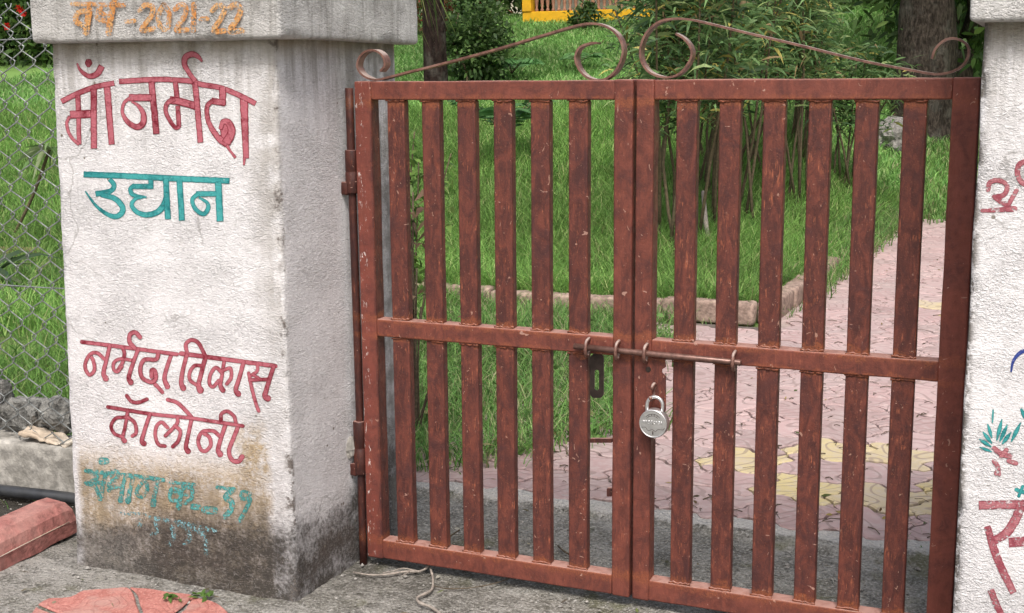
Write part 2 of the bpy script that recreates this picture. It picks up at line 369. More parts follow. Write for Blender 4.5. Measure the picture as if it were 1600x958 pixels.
def paver_mat():
    """dyed cement pavers: colour of each from its object colour; rings pressed into the face"""
    s = MT('dyed_cement_paver', .8, .25); O = s.obj(); P = s.pos(); oi = s.nd('ObjectInfo')
    rnd = oi.outputs['Random']; loc = s.nd('CombineXYZ', {0: s.mul(rnd, 37.), 1: s.mul(rnd, 91.), 2: 0.}).outputs[0]
    Q = s.nd('VectorMath', {0: O, 1: loc}, operation='ADD').outputs[0]
    warp = s.nd('TexNoise', {'Vector': s.nd('VectorMath', {0: Q, 1: (1, 1, 0)}, operation='MULTIPLY').outputs[0], 'Scale': 5., 'Detail': .4})
    ring = s.mth('SINE', s.mul(warp.outputs[0], 62.)); groove = s.step(ring, .72, .97)
    a = s.noise(P, 30, 5, .65); f = s.noise(P, 190, 3, .7); b = s.noise(P, 3, 4, .6)
    c = s.mix(s.step(rnd, 0, 1, 0, .25), oi.outputs['Color'], (.48, .39, .38)); c = s.mix(s.step(a, .42, .72, 0, .45), c, (.52, .45, .43))
    c = s.mix(s.step(b, .45, .68, 0, .4), c, (.42, .35, .33)); c = s.mix(s.mul(groove, .55), c, (.24, .175, .16)); c = s.mix(s.step(f, .58, .74, 0, .4), c, (.26, .22, .20))
    s.color(c); s.bump(s.mth('SUBTRACT', s.mul(f, .25), groove), .5, .0025); return s.m
def bark_mat(name, a_, b_, sc=14):
    s = MT(name, .95, .1); P = s.pos(); q = s.scale(P, (sc, sc, sc*.35)); v = s.vor(q, 1.2, 0, feature='SMOOTH_F1'); n = s.noise(q, 2.5, 5, .7); m = s.noise(P, 5, 4, .6)
    c = s.mix(s.step(n, .35, .68), a_, b_); c = s.mix(s.step(m, .5, .66, 0, .35), c, (.14, .135, .115)); s.color(c); s.bump(s.mth('ADD', v, n), 1., .05); return s.m

M_PLASTER, M_CAP = plaster_mat(), cap_mat()
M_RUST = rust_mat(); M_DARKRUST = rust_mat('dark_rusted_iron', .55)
def scroll_mat():
    s = MT('weathered_scroll_iron', .5, .4); P = s.pos(); n = s.xyz(s.nd('NewGeometry').outputs['Normal']); a = s.noise(P, 60, 5, .7); b = s.noise(P, 14, 4, .6)
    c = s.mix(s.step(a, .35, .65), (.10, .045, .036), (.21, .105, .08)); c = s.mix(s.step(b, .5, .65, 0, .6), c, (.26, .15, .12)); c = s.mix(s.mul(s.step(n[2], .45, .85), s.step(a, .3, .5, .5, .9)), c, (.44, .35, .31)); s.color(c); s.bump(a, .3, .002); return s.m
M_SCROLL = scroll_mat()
M_OLDIRON = simple('weathered_scroll_iron', (.17, .085, .065), .5, 60, .4, .3, .002, .4, stain=(.26, .16, .13))
M_BOLT = simple('worn_bolt_iron', (.16, .085, .068), .36, 70, .35, .2, .001, .5, metal=.35)
M_MAROON = paint_mat('maroon_letter_paint', (.17, .012, .024), (.43, .12, .15), .41)
M_TEAL = paint_mat('teal_letter_paint', (.010, .155, .165), (.055, .33, .33), .40)
M_TEALWORN = paint_mat('worn_teal_letter_paint', (.04, .20, .19), (.10, .36, .35), .56, .15)
M_FADED = paint_mat('faded_blue_letter_paint', (.13, .29, .32), (.22, .42, .46), .60, .12)
M_ORANGE = paint_mat('orange_letter_paint', (.50, .19, .045), (.60, .34, .14), .555, .14)
M_PINK = paint_mat('faded_maroon_letter_paint', (.27, .06, .08), (.44, .17, .19), .50, .12)
M_BLUE = paint_mat('blue_letter_paint', (.02, .04, .20), (.05, .08, .3), .3)
M_LEAF = leaf_mat(transl=.4); M_GRASS = leaf_mat('grass_blade', .42, .55, .2)
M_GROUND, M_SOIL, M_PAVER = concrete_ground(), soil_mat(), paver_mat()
M_STONE = simple('grey_field_stone', (.21, .205, .19), .9, 32, .6, 1., .02, stain=(.08, .075, .068))
M_WALL = simple('weathered_wall_concrete', (.36, .34, .31), .92, 22, .4, .8, .008, .1, stain=(.16, .15, .125))
M_KERBRED = simple('red_kerb_cement', (.30, .12, .105), .85, 45, .34, .8, .005, .2, stain=(.44, .25, .215))
M_KERB = simple('faded_kerb_cement', (.31, .225, .185), .9, 30, .4, .7, .007, .1, stain=(.21, .14, .115))
M_WIRE = simple('galvanised_wire', (.27, .28, .275), .45, 60, .35, 0, 0, .5, metal=.45)
M_PIPE = simple('black_plastic_pipe', (.025, .027, .032), .32, 40, .3, .1, .001, .5, stain=(.06, .06, .06))
M_CLOTH = simple('dusty_sack_cloth', (.56, .50, .42), .9, 30, .25, .5, .004, .1, stain=(.42, .30, .2))
M_CHROME = simple('scuffed_chrome', (.66, .65, .65), .36, 50, .10, .25, .0006, .5, metal=.85)
M_DARK = simple('dark_steel', (.045, .031, .027), .4, 60, .3, 0, 0, .5, metal=.5)
M_BARK = bark_mat('dark_tree_bark', (.022, .017, .014), (.085, .068, .055)); M_BARK2 = bark_mat('smooth_dark_bark', (.016, .010, .009), (.045, .030, .025), 9)
M_STEM = simple('woody_stem', (.11, .085, .05), .9, 60, .4, .3, .003)
M_TWIG = simple('dry_root', (.30, .26, .225), .9, 90, .3, .4, .002)
M_LITTER = simple('dry_litter', (.10, .075, .05), .9, 80, .5, 0, 0)
def redpaver_mat():
    s = MT('red_paver_cement', .85, .2); P = s.pos(); a = s.noise(P, 26, 5, .7); f = s.noise(P, 170, 4, .75); b = s.noise(P, 6, 4, .6); w_ = s.mth('SINE', s.mul(s.noise(P, 6, 1, .3), 120.))
    c = s.mix(s.step(a, .35, .65), (.36, .13, .11), (.48, .20, .17)); c = s.mix(s.mul(s.step(f, .50, .66), .6), c, (.60, .33, .28)); c = s.mix(s.step(f, .32, .44, .7, 0), c, (.22, .085, .07)); c = s.mix(s.step(b, .52, .66, 0, .55), c, (.40, .27, .235)); c = s.mix(s.step(w_, .8, 1, 0, .3), c, (.28, .10, .085))
    s.color(c); s.bump(s.mth('SUBTRACT', s.mul(f, .8), s.step(w_, .7, 1, 0, .4)), .7, .004); return s.m
M_REDPAVER = redpaver_mat()
M_PALEROCK = simple('pale_boulder', (.22, .205, .19), .95, 26, .5, .9, .02)
M_YELLOW = simple('yellow_house_paint', (.66, .36, .018), .75, 9, .10, .15, .004, .2, stain=(.56, .29, .03))
M_CREAM = simple('cream_house_paint', (.62, .56, .46), .8, 6, .12, .1, .004, .2)
M_BALUSTER = simple('brown_baluster_paint', (.34, .17, .11), .7, 20, .2, 0, 0)
M_GLASS = simple('dark_window_glass', (.03, .035, .04), .12, 4, .2, 0, 0, .6)

# ================================================================== SETTING
def grid_sheet(name, xs, ys, zf, mat, kind='structure'):
    X, Y = np.meshgrid(xs, ys); Z = zf(X, Y); V = np.stack([X, Y, Z], -1).reshape(-1, 3); nx = len(xs); ny = len(ys)
    i = np.arange(nx-1)[None, :]+np.arange(ny-1)[:, None]*nx; Q = np.stack([i, i+1, i+1+nx, i+nx], -1).reshape(-1, 4)
    me = bpy.data.meshes.new(name); me.from_pydata(V.tolist(), [], Q.tolist()); me.polygons.foreach_set('use_smooth', [True]*len(Q)); me.materials.append(mat)
    o = link(name, me); o['kind'] = kind; return o
xs = np.concatenate([[-400, -200, -100, -50, -25], np.linspace(-14, -2.4, 30), np.linspace(-2.2, .2, 25), np.linspace(.5, 6, 12), [12, 25, 50, 100, 200, 400]])
ys = np.concatenate([[-400, -100, -30, -10, -4], np.linspace(-1.5, 3.6, 12), np.linspace(3.7, 6, 24), np.linspace(6.3, 24, 60), [30, 40, 80, 200, 400]])
lawn = grid_sheet('lawn_ground', xs, ys, lambda X, Y: hz(X, Y)-.006-np.where((Y < 3.6), .02, 0), M_SOIL)
lawn['label'] = 'soil of the lawn rising away behind the gate'

def apron_z(X, Y):
    Z = np.zeros_like(X)
    for i in range(X.shape[0]):
        for j in range(X.shape[1]):
            p = Vector((X[i, j], Y[i, j], 0)); Z[i, j] = .006*mnoise.noise(p*7)+.004*mnoise.noise(p*22)+.0026*mnoise.noise(p*60)
    return G0-.002+Z+.018*sst(.56, .62, Y+.03*np.sin(X*3))
ax = np.concatenate([[-8, -5, -3.2, -2.6], np.linspace(-2.3, 1.3, 240), [1.7, 2.5, 5, 8]]); ay = np.concatenate([[-8, -5, -3, -1.6], np.linspace(-1.0, .700, 114)])
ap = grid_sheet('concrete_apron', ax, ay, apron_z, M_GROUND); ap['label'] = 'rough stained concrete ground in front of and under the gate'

# path bed + pavers ---------------------------------------------------
bed = simple('path_mortar_bed', (.15, .125, .11), .95, 40, .45, .6, .006, .1)
farp = simple('far_paved_path_surface', (.40, .30, .285), .85, 18, .35, .5, .006, .1, stain=(.30, .25, .21))
path = grid_sheet('paved_path', np.linspace(-1.1, 1.5, 14), np.concatenate([np.linspace(.655, 3.64, 12)]), lambda X, Y: np.full_like(X, G0+.0075), bed)
path['label'] = 'paved garden path of interlocking pink and yellow pavers'
path_far = grid_sheet('far_paved_path', np.linspace(-.46, 1.5, 8), np.linspace(3.64, 9.2, 24), lambda X, Y: hz(0*X+.5, Y)+.0075, farp)
PW = .236
def wob(t, k): return .030*math.sin(2*math.pi*t)*(1 if k else -1)+.010*math.sin(6*math.pi*t)
def paver_outline(flip):
    pts = []; n = 9; h = PW/2; g = .0035
    for i in range(n): t = i/n; pts.append((-h+PW*t, -h+wob(t, flip)))
    for i in range(n): t = i/n; pts.append((h+wob(t, not flip), -h+PW*t))
    for i in range(n): t = 1-i/n; pts.append((-h+PW*t, h+wob(t, flip)))
    for i in range(n): t = 1-i/n; pts.append((-h+wob(t, not flip), -h+PW*t))
    return np.array(pts)
def inset(P, d):
    a = np.roll(P, 1, 0); b = np.roll(P, -1, 0); T = b-a; T /= np.linalg.norm(T, axis=1)[:, None]; return P+np.stack([-T[:, 1], T[:, 0]], 1)*d
def paver_mesh(P, name='paver', h=.014, i0=.0048):
    n = len(P); A = inset(P, i0); B = inset(P, i0*2.5)
    V = [(x, y, 0) for x, y in A]+[(x, y, h-.004) for x, y in A]+[(x, y, h) for x, y in B]
    Fc = [(k*n+i, k*n+(i+1) % n, (k+1)*n+(i+1) % n, (k+1)*n+i) for k in (0, 1) for i in range(n)]+[tuple(range(2*n, 3*n))]
    return mesh_data(name, V, Fc, M_PAVER)
pm = paver_mesh(paver_outline(True)); yel = {(4, 2), (5, 3), (6, 3), (5, 1), (6, 1), (7, 2), (7, 1), (5, 16), (6, 16), (6, 15)}
cnt = 0
for r_ in range(60):
    y = .655+PW/2+.03+r_*PW
    for c_ in range(11):
        x = -1.1+PW/2+.02+c_*PW
        if y > 3.60 and x < -.36: continue
        if cnt >= 298: break
        far = y > 3.6
        o = link('paver', pm, path_far if far else path, (x, y, float(hz(.5, y))+.0065+random.uniform(-.002, .002))); cnt += 1
        o.rotation_euler = (random.gauss(0, .008), random.gauss(0, .008), 0)
        if (c_, r_) in yel: o.color = (.54, .44, .22, 1); o['label'] = 'yellow paver'
        else:
            k = random.uniform(.72, 1.06); o.color = (.45*k, .305*k, .295*k, 1)
# red pavers set in the ground in front of the left pillar
ep = thing('red_paving_patch', (-1.13, -.5, G0+.002), 'patch of red scalloped pavers sunk in the concrete below the left pillar', 'paving')
for (pl, nm) in (([(58, 940), (75, 931), (108, 929), (128, 919), (165, 916), (200, 914), (211, 925), (214, 938), (219, 950), (225, 975), (180, 984), (120, 985), (108, 962), (80, 950)], 0),
                 ([(202, 914), (235, 916), (265, 921), (302, 926), (290, 940), (278, 950), (255, 965), (240, 985), (227, 976), (221, 950), (216, 938), (213, 925)], 1), ([(300, 928), (340, 938), (366, 962), (380, 990), (290, 1000), (262, 968), (285, 950)], 2),
                 ([(55, 944), (82, 954), (106, 965), (117, 988), (60, 1000), (20, 990)], 3)):
    P = smooth_path([tuple(onz(px, py, G0+.012)[:2]) for px, py in pl+pl[:1]], .02)[:-1]
    if np.sum(P[:, 0]*np.roll(P[:, 1], -1)-np.roll(P[:, 0], -1)*P[:, 1]) < 0: P = P[::-1]
    o = link('paver', paver_mesh(P-np.array([-1.13, -.5]), 'red_paver', .0055, .0026), ep); o.data.materials[0] = M_REDPAVER

# lawn kerbs ----------------------------------------------------------
def kerb_stone_mesh(L, h=.12, w_=.10, amp=.006):
    return rbox((0, 0, 0), (L, w_, h), .018, .06, amp, 14, seg=2)
kb = thing('lawn_kerb', (-.54, 3.66, G0), 'low faded red kerb of cement blocks round the lawn corner', 'kerb')
kmesh = mesh_data('kerb_stone', *kerb_stone_mesh(.49), M_KERB, True)
for i in range(8): link('kerb_stone', kmesh, kb, (-.495-i*.5, random.uniform(-.006, .006), random.uniform(-.012, .008)))
for i in range(4):
    o = link('kerb_stone', kmesh, kb, (.09+random.uniform(-.006, .006), .125+i*.5, random.uniform(-.02, 0)+float(hz(-.5, 3.8+i*.5))-G0)); o.rotation_euler.z = math.pi/2

# ================================================================== PILLARS
def front_disp(x, z): return .0016*mnoise.noise(Vector((x*6, 7.3, z*6)))+.0006*mnoise.noise(Vector((x*17, 1.3, z*17)))
def pillar_fn(xl, xr):
    def fn(p, n):
        d = front_disp(p[0], p[2]) if abs(n[1]) > .9 else .0022*nz(p, 7)
        corner = 1 if np.count_nonzero(np.abs(n) > .25) > 1 else 0
        if corner:
            c = nz(p, 11)+.6*nz(p, 31)
            d += -.012*max(0, c-.12)-.003*abs(nz(p, 50))
        return d
    return fn
def build_pillar(x0, x1, y0, y1, label, lean=0.):
    t = thing('gate_pillar', ((x0+x1)/2, (y0+y1)/2, G0), label, 'pillar')
    V, Fc = rbox((x0, y0, G0-.05), (x1, y1, 1.34), .008, .014, fn=pillar_fn(x0, x1), seg=2)
    V = np.array(V); 
    if lean:                                            # left edge leans in slightly as it rises
        f = np.clip((x1-V[:, 0])/(x1-x0), 0, 1); V[:, 0] += f*lean*(V[:, 2]-G0)/1.39
    part('shaft', (V, Fc), M_PLASTER, t, True)
    cx0, cx1 = x0+lean-.018, x1+.05
    if not lean: cx0 = x0-.024
    cap = part('cap', rbox((cx0, y0-.05, 1.325), (cx1, y1+.04, 1.56), .010, .02, fn=lambda p, n: .003*nz(p, 6)+(-.006*max(0, nz(p, 14)) if np.count_nonzero(np.abs(n) > .25) > 1 else 0), seg=2), M_CAP, t, True)
    xm, ym = (x0+x1)/2, (y0+y1)/2
    cr = np.array([(cx0, y0-.05, 1.556), (cx1, y0-.05, 1.556), (cx1, y1+.04, 1.556), (cx0, y1+.04, 1.556), (xm, ym, 1.68)])*1.0
    part('crown', (cr, [(0, 1, 4), (1, 2, 4), (2, 3, 4), (3, 0, 4)]), M_CAP, t)
    return t
LP = build_pillar(-1.472, -.775, -.284, .30, 'white plastered gate pillar with maroon and teal Hindi lettering', .036)
RP = build_pillar(.771, 1.46, -.284, .30, 'white plastered gate pillar cut off by the right edge, with faded lettering')

# lettering: brush strokes lying on the plaster ------------------------
_lay = [0]
def ribbon(pts, plane_y, step=1.6, flat=True, jit=.06, disp=True):
    """pts: photo pixels (px, py, width px) -> flat brushed stroke on the pillar face"""
    P = np.array(pts, float)
    if len(P) == 2: Q = smooth_path(P, step)
    else: Q = smooth_path(P, step)
    Q = Q[np.r_[True, np.linalg.norm(np.diff(Q[:, :2], axis=0), axis=1) > .05]]
    T = np.gradient(Q[:, :2], axis=0); T /= np.linalg.norm(T, axis=1)[:, None]+1e-9
    if not flat:                                        # round brush ends
        w0, w1 = Q[0, 2], Q[-1, 2]; a = []
        for k in (1., .8, .5): a.append((*(Q[0, :2]-T[0]*w0*.5*k), w0*math.sqrt(max(1-k*k, .02))))
        b = []
        for k in (.5, .8, 1.): b.append((*(Q[-1, :2]+T[-1]*w1*.5*k), w1*math.sqrt(max(1-k*k, .02))))
        Q = np.vstack([a, Q, b]); T = np.vstack([T[:1]]*3+[T]+[T[-1:]]*3)
    Nn = np.stack([-T[:, 1], T[:, 0]], 1); _lay[0] += 1; off = .0008+.00004*(_lay[0] % 24)
    ph = random.uniform(0, 99); V = []; E = []
    for i, (q, n) in enumerate(zip(Q, Nn)):
        for s_ in (-1, -.5, 0, .5, 1):
            j = 1+jit*2*mnoise.noise(Vector((i*.23+ph, s_*3, 0))) if abs(s_) == 1 else 1
            px, py = q[:2]+n*q[2]*.5*s_*j
            p = ony(px, py, plane_y); V.append((p[0], plane_y-off-(front_disp(p[0], p[2]) if disp else .0012), p[2])); E.append(abs(s_) if 0 < i < len(Q)-1 else 1.)
    Fc = [(i*5+k, i*5+k+1, (i+1)*5+k+1, (i+1)*5+k) for i in range(len(Q)-1) for k in range(4)]
    return V, Fc, E
def word(parent, label, strokes, fn, mat, plane_y=-.284, flat=True, wscale=1., disp=True):
    V = []; Fc = []; E = []
    for st in strokes:
        w_ = st[-1]; pts = st[:-1]
        if not np.isscalar(w_) and len(w_) > len(pts) == 2: pts = [tuple(np.array(pts[0])+(np.array(pts[1])-np.array(pts[0]))*f) for f in np.linspace(0, 1, len(w_))]
        if np.isscalar(w_): ws = [w_]*len(pts)
        else: ws = np.interp(np.linspace(0, 1, len(pts)), np.linspace(0, 1, len(w_)), w_)
        k = fn(1, 0)[0]-fn(0, 0)[0]
        v, f, e = ribbon([(*fn(x, y), ww*k*wscale) for (x, y), ww in zip(pts, ws)], plane_y, flat=flat, disp=disp)
        n = len(V); V += v; E += e; Fc += [tuple(i+n for i in q) for q in f]
    o = part('painted_word', (V, Fc), mat, parent, edge=E); o['label'] = label; return o
def fr(x0, y0, k): return lambda x, y: (x0+x*k, y0+y*k)
A = fr(90, 70, .20663)
word(LP, 'large arched maroon words at the top', [
    [(30, 430), (160, 365), (300, 315), (430, 290), 42], [(155, 380), (160, 500), 40], [(160, 545), (165, 755), 36], [(264, 522), (95, 528), 62],
    [(95, 540), (72, 590), (85, 660), (120, 715), (165, 755), 26], [(275, 335), (278, 785), 48], [(375, 320), (412, 755), (52, 46)],
    [(150, 140), (178, 195), (240, 237), (300, 220), (338, 160), (14, 30, 48, 50)], [(235, 108), (236, 170), (30, 54, 20)],
    [(465, 278), (740, 262), (870, 265), (1000, 275), (1090, 300), (1230, 325), (1370, 380), (1500, 445), 42],
    [(712, 280), (750, 675), 50], [(715, 400), (540, 400), 54], [(550, 400), (505, 440), (492, 510), (530, 580), (600, 622), (648, 590), (650, 520), (610, 460), (560, 430), (28, 26, 28, 44, 50, 46, 30, 14)],
    [(893, 280), (908, 415), 40], [(912, 460), (920, 625), 36], [(1055, 465), (930, 430), (850, 415), 58], [(890, 410), (835, 440), (820, 500), (850, 570), (895, 628), (925, 620), (40, 34, 32, 30)],
    [(1042, 285), (1082, 740), (46, 44)], [(1045, 275), (1000, 215), (965, 150), (972, 95), (1020, 72), (1065, 90), (1098, 128), (38, 36, 46, 50, 40, 14)],
    [(1248, 318), (1248, 455), 52], [(1268, 440), (1165, 424), 50], [(1175, 420), (1132, 470), (1140, 570), (1178, 650), (1230, 715), (1285, 750), (36, 36, 44, 60)],
    [(1275, 745), (1318, 660), (1295, 590), (1252, 585), (1232, 640), (70, 60, 46, 30)], [(1255, 600), (1270, 720), 66], [(1278, 755), (1305, 800), (1348, 855), (34, 20, 24)],
    [(1408, 395), (1428, 860), (66, 44)], [(1416, 850), (1411, 912), (26, 14)]], A, M_MAROON)
B = fr(90, 250, .20663)
word(LP, 'teal word under the maroon heading', [
    [(198, 108), (600, 125), (900, 140), (1303, 158), 46], [(395, 145), (428, 190), (400, 235), (290, 257), (36, 38, 44)],
    [(330, 262), (430, 290), (490, 350), (488, 400), (440, 428), (370, 405), (290, 340), (212, 236), (36, 44, 44, 40, 26, 12)],
    [(706, 145), (706, 215), 40], [(725, 200), (570, 200), 40], [(585, 190), (552, 220), (575, 265), (675, 282), (36, 34, 34, 14)], [(650, 280), (590, 295), (562, 340), (605, 395), (680, 415), (760, 390), (810, 330), (828, 270), (20, 30, 36, 44, 48, 44)],
    [(820, 140), (836, 448), 46], [(925, 150), (942, 458), 46], [(1218, 165), (1230, 465), 52], [(1205, 255), (1050, 256), 42], [(1070, 250), (1022, 300), (1045, 370), (1105, 408), (1140, 365), (1130, 320), (1070, 282), (34, 32, 34, 36, 30, 14)]], B, M_TEAL)
Cc = fr(110, 500, .21290)
word(LP, 'two slanting maroon words at mid height', [
    [(88, 160), (400, 200), (785, 250), 30], [(290, 190), (265, 300), (245, 390), (262, 430), (30, 30, 34, 44)], [(250, 285), (200, 242), (150, 250), (115, 310), (115, 360), (145, 402), (180, 365), (172, 300), (150, 262), 28],
    [(385, 205), (398, 245), (385, 310), (350, 368), 28], [(455, 296), (370, 285), (322, 312), (318, 360), (345, 380), (380, 340), 26], [(500, 215), (460, 320), (430, 420), (445, 458), (30, 30, 34, 42)], [(475, 205), (437, 160), (442, 105), (480, 90), (515, 125), 34],
    [(650, 240), (632, 288), (545, 292), (515, 355), (530, 425), (595, 455), (628, 430), (625, 375), (600, 368), (598, 415), 32], [(600, 450), (640, 490), (675, 530), 30], [(745, 250), (710, 350), (692, 430), (713, 488), (30, 32, 34, 42)],
    [(815, 245), (1000, 270), (1300, 310), (1505, 338), 34], [(862, 250), (850, 180), (888, 147), (940, 168), (992, 262), 30], [(855, 260), (825, 380), (815, 460), (830, 500), (32, 32, 36, 44)],
    [(992, 280), (955, 420), (942, 475), (955, 515), (34, 34, 38, 52)], [(962, 335), (915, 335), (878, 385), (880, 440), (925, 475), 28], [(1130, 310), (1112, 420), (1102, 480), (1120, 515), (28, 28, 34, 40)], [(1112, 385), (1070, 348), (1030, 400), (1022, 465), (1048, 490), (1090, 445), 28],
    [(1120, 370), (1175, 355), (1182, 420), (1150, 468), 28], [(1270, 320), (1240, 430), (1215, 510), (1232, 542), (32, 32, 36, 46)], [(1375, 325), (1372, 375), (1330, 405), 26], [(1310, 390), (1330, 490), (1358, 600), (1382, 668), 27], [(1330, 440), (1455, 435), 28], [(1340, 400), (1400, 436), 24],
    [(1492, 345), (1455, 460), (1428, 555), (1448, 575), (32, 34, 40, 50)]], Cc, M_MAROON, flat=False)
word(LP, 'maroon word below the slanting words', [
    [(415, 555), (450, 597), (500, 605), (562, 582), 28], [(278, 637), (600, 690), (890, 720), (1265, 778), 28], [(425, 660), (405, 780), (387, 860), (400, 885), (28, 26, 28, 40)], [(400, 712), (335, 722), (302, 780), (330, 835), (385, 856), 26], [(425, 712), (475, 755), (485, 825), (458, 850), 28],
    [(585, 692), (550, 800), (527, 885), (542, 905), (30, 30, 34, 42)], [(790, 712), (782, 765), (700, 848), 28], [(770, 775), (810, 815), (795, 885), (755, 928), 28], [(715, 790), (670, 750), (632, 785), (625, 855), (650, 915), (695, 925), 28],
    [(715, 585), (785, 608), (850, 668), (900, 725), 30], [(890, 730), (865, 850), (850, 930), (865, 962), (30, 30, 34, 44)], [(1140, 762), (1105, 870), (1085, 950), (1100, 985), (32, 32, 36, 46)], [(1095, 852), (1050, 815), (972, 820), (940, 880), (955, 945), (992, 962), (1030, 920), (1020, 860), (975, 828), 29],
    [(1230, 780), (1192, 880), (1165, 960), (1185, 1025), (1232, 1038), (1260, 1005), (32, 32, 34, 40)], [(1215, 772), (1200, 708), (1150, 670), (1108, 690), (1105, 732), 28]], Cc, M_MAROON, flat=False)
Dd = fr(110, 680, .21290)
word(LP, 'worn teal line of text near the foot', [
    [(225, 190), (262, 190), 50], [(118, 260), (285, 280), 30], [(385, 290), (560, 310), (682, 330), 30], [(735, 345), (912, 362), 24], [(150, 270), (200, 310), (130, 350), 28], [(115, 350), (180, 375), (215, 440), 28], [(150, 352), (245, 345), 28], [(262, 285), (238, 380), (222, 462), (28, 30, 42)],
    [(300, 295), (325, 262), (355, 280), (335, 320), (290, 350), (285, 405), 28], [(290, 385), (380, 375), 30], [(405, 300), (385, 390), (370, 478), (28, 28, 38)], [(462, 310), (440, 400), (425, 482), (28, 30, 42)], [(545, 330), (500, 385), (490, 430), (530, 450), (565, 400), (560, 350), 28], [(645, 335), (625, 420), (612, 505), (28, 30, 44)],
    [(830, 365), (812, 450), (795, 530), (28, 28, 40)], [(815, 405), (745, 395), (735, 470), (785, 480), 28], [(830, 390), (890, 385), (890, 460), (840, 500), 28], [(750, 420), (860, 440), 22], [(900, 525), (935, 528), 44], [(990, 550), (1055, 552), 56],
    [(1078, 382), (1195, 398), 26], [(1195, 400), (1140, 455), (1185, 490), (1180, 545), (1140, 595), 40], [(1320, 432), (1265, 418), (1262, 465), (1320, 470), (1280, 560), (1245, 625), 30]], Dd, M_TEALWORN, flat=False, wscale=1.08)
word(LP, 'almost worn away blue line of text at the foot', [
    [(380, 570), (520, 585), (700, 625), (850, 645), (1065, 700), 30], [(780, 640), (880, 670), (1000, 690), 50], [(515, 590), (510, 660), 34], [(620, 620), (640, 700), (600, 730), 30], [(740, 650), (760, 740), (730, 800), 34], [(860, 690), (880, 760), (840, 790), 30], [(940, 700), (990, 760), (1000, 870), 32]], Dd, M_FADED, flat=False)
Ee = fr(0, 0, .28178); CAPY = -.334
capw = LP.children[1]
LP_cap = [c for c in LP.children if c.name.startswith('cap')][0]
word(LP, 'orange year lettering on the cap', [
    [(405, 22), (690, 30), 24], [(505, 25), (480, 180), (34, 38)], [(500, 60), (440, 70), (425, 115), (475, 150), 30], [(632, 20), (606, 182), (34, 36)], [(560, 40), (545, 100), (600, 118), 30], [(550, 60), (625, 110), 24], [(655, 25), (630, -10), (612, -40), 28], [(705, 120), (748, 116), 24],
    [(780, 62), (808, 28), (850, 40), (842, 90), (790, 165), (855, 160), 28], [(912, 25), (882, 90), (900, 160), (935, 150), (942, 75), (912, 25), 28], [(975, 52), (1008, 24), (1036, 48), (1022, 100), (982, 165), (1042, 165), 28], [(1078, 25), (1074, 168), 30], [(1115, 106), (1152, 104), 26],
    [(1180, 58), (1214, 28), (1246, 48), (1232, 95), (1188, 170), (1245, 172), 30], [(1272, 48), (1308, 24), (1336, 52), (1322, 100), (1278, 172), (1350, 168), 32]], Ee, M_ORANGE, CAPY-.003, flat=False, disp=False)
Fz = fr(980, 0, .38738); Gz = fr(980, 600, .375); Hz = fr(1480, 0, 1.)
word(RP, 'faded maroon letter high on the right pillar', [[(1455, 765), (1465, 735), (1500, 728), (1532, 750), (1520, 785), (1480, 795), 20], [(1490, 800), (1545, 840), 22], [(1432, 850), (1480, 848), (1562, 842), (14, 18, 24)], [(1570, 768), (1540, 822), 18], [(1640, 650), (1585, 660), (1575, 705), (1600, 740), (1660, 750), 22], [(1620, 780), (1650, 850), 22]], Fz, M_PINK, flat=False)
word(RP, 'blue brush stroke on the right pillar', [[(100, 580), (103, 565), (112, 553), (124, 548), (150, 552), (3, 6, 7)]], Hz, M_BLUE, flat=False)
fan = [[(1468, 262), (1520, 282), (4, 12, 4)], [(1466, 228), (1518, 262), (4, 16, 5)], [(1482, 198), (1520, 248), (4, 16, 5)], [(1502, 165), (1520, 225), (4, 15, 5)], [(1525, 105), (1522, 162), (6, 8, 4)], [(1562, 145), (1540, 235), (4, 18, 5)], [(1585, 168), (1552, 240), (4, 18, 5)], [(1600, 200), (1562, 250), (4, 18, 5)], [(1640, 160), (1600, 240), (5, 18, 5)]]
word(RP, 'painted teal plume on the right pillar', fan, Gz, M_TEAL, flat=True)
word(RP, 'painted maroon base of the plume', [[(1530, 268), (1560, 290), (1595, 300), 22], [(1580, 275), (1560, 300), 20], [(1528, 320), (1545, 345), (1538, 372), 18], [(1550, 352), (1552, 378), 12], [(1590, 320), (1620, 330), 20]], Gz, M_PINK, flat=False)
word(RP, 'small teal mark at the right edge', [[(108, 765), (122, 770), 6], [(112, 775), (118, 760), 5], [(116, 640), (124, 656), (4, 7, 4)]], Hz, M_TEAL, flat=False)
word(RP, 'large faded maroon letters low on the right pillar', [[(1465, 505), (1700, 500), 36], [(1640, 505), (1620, 560), (1580, 620), (1525, 655), (38, 40, 34)], [(1500, 592), (1540, 720), (1610, 870), (28, 34, 30)], [(1515, 855), (1540, 920), (1575, 990), 28], [(1590, 660), (1660, 655), 40], [(1700, 500), (1690, 900), 40]], Gz, M_PINK, flat=True)

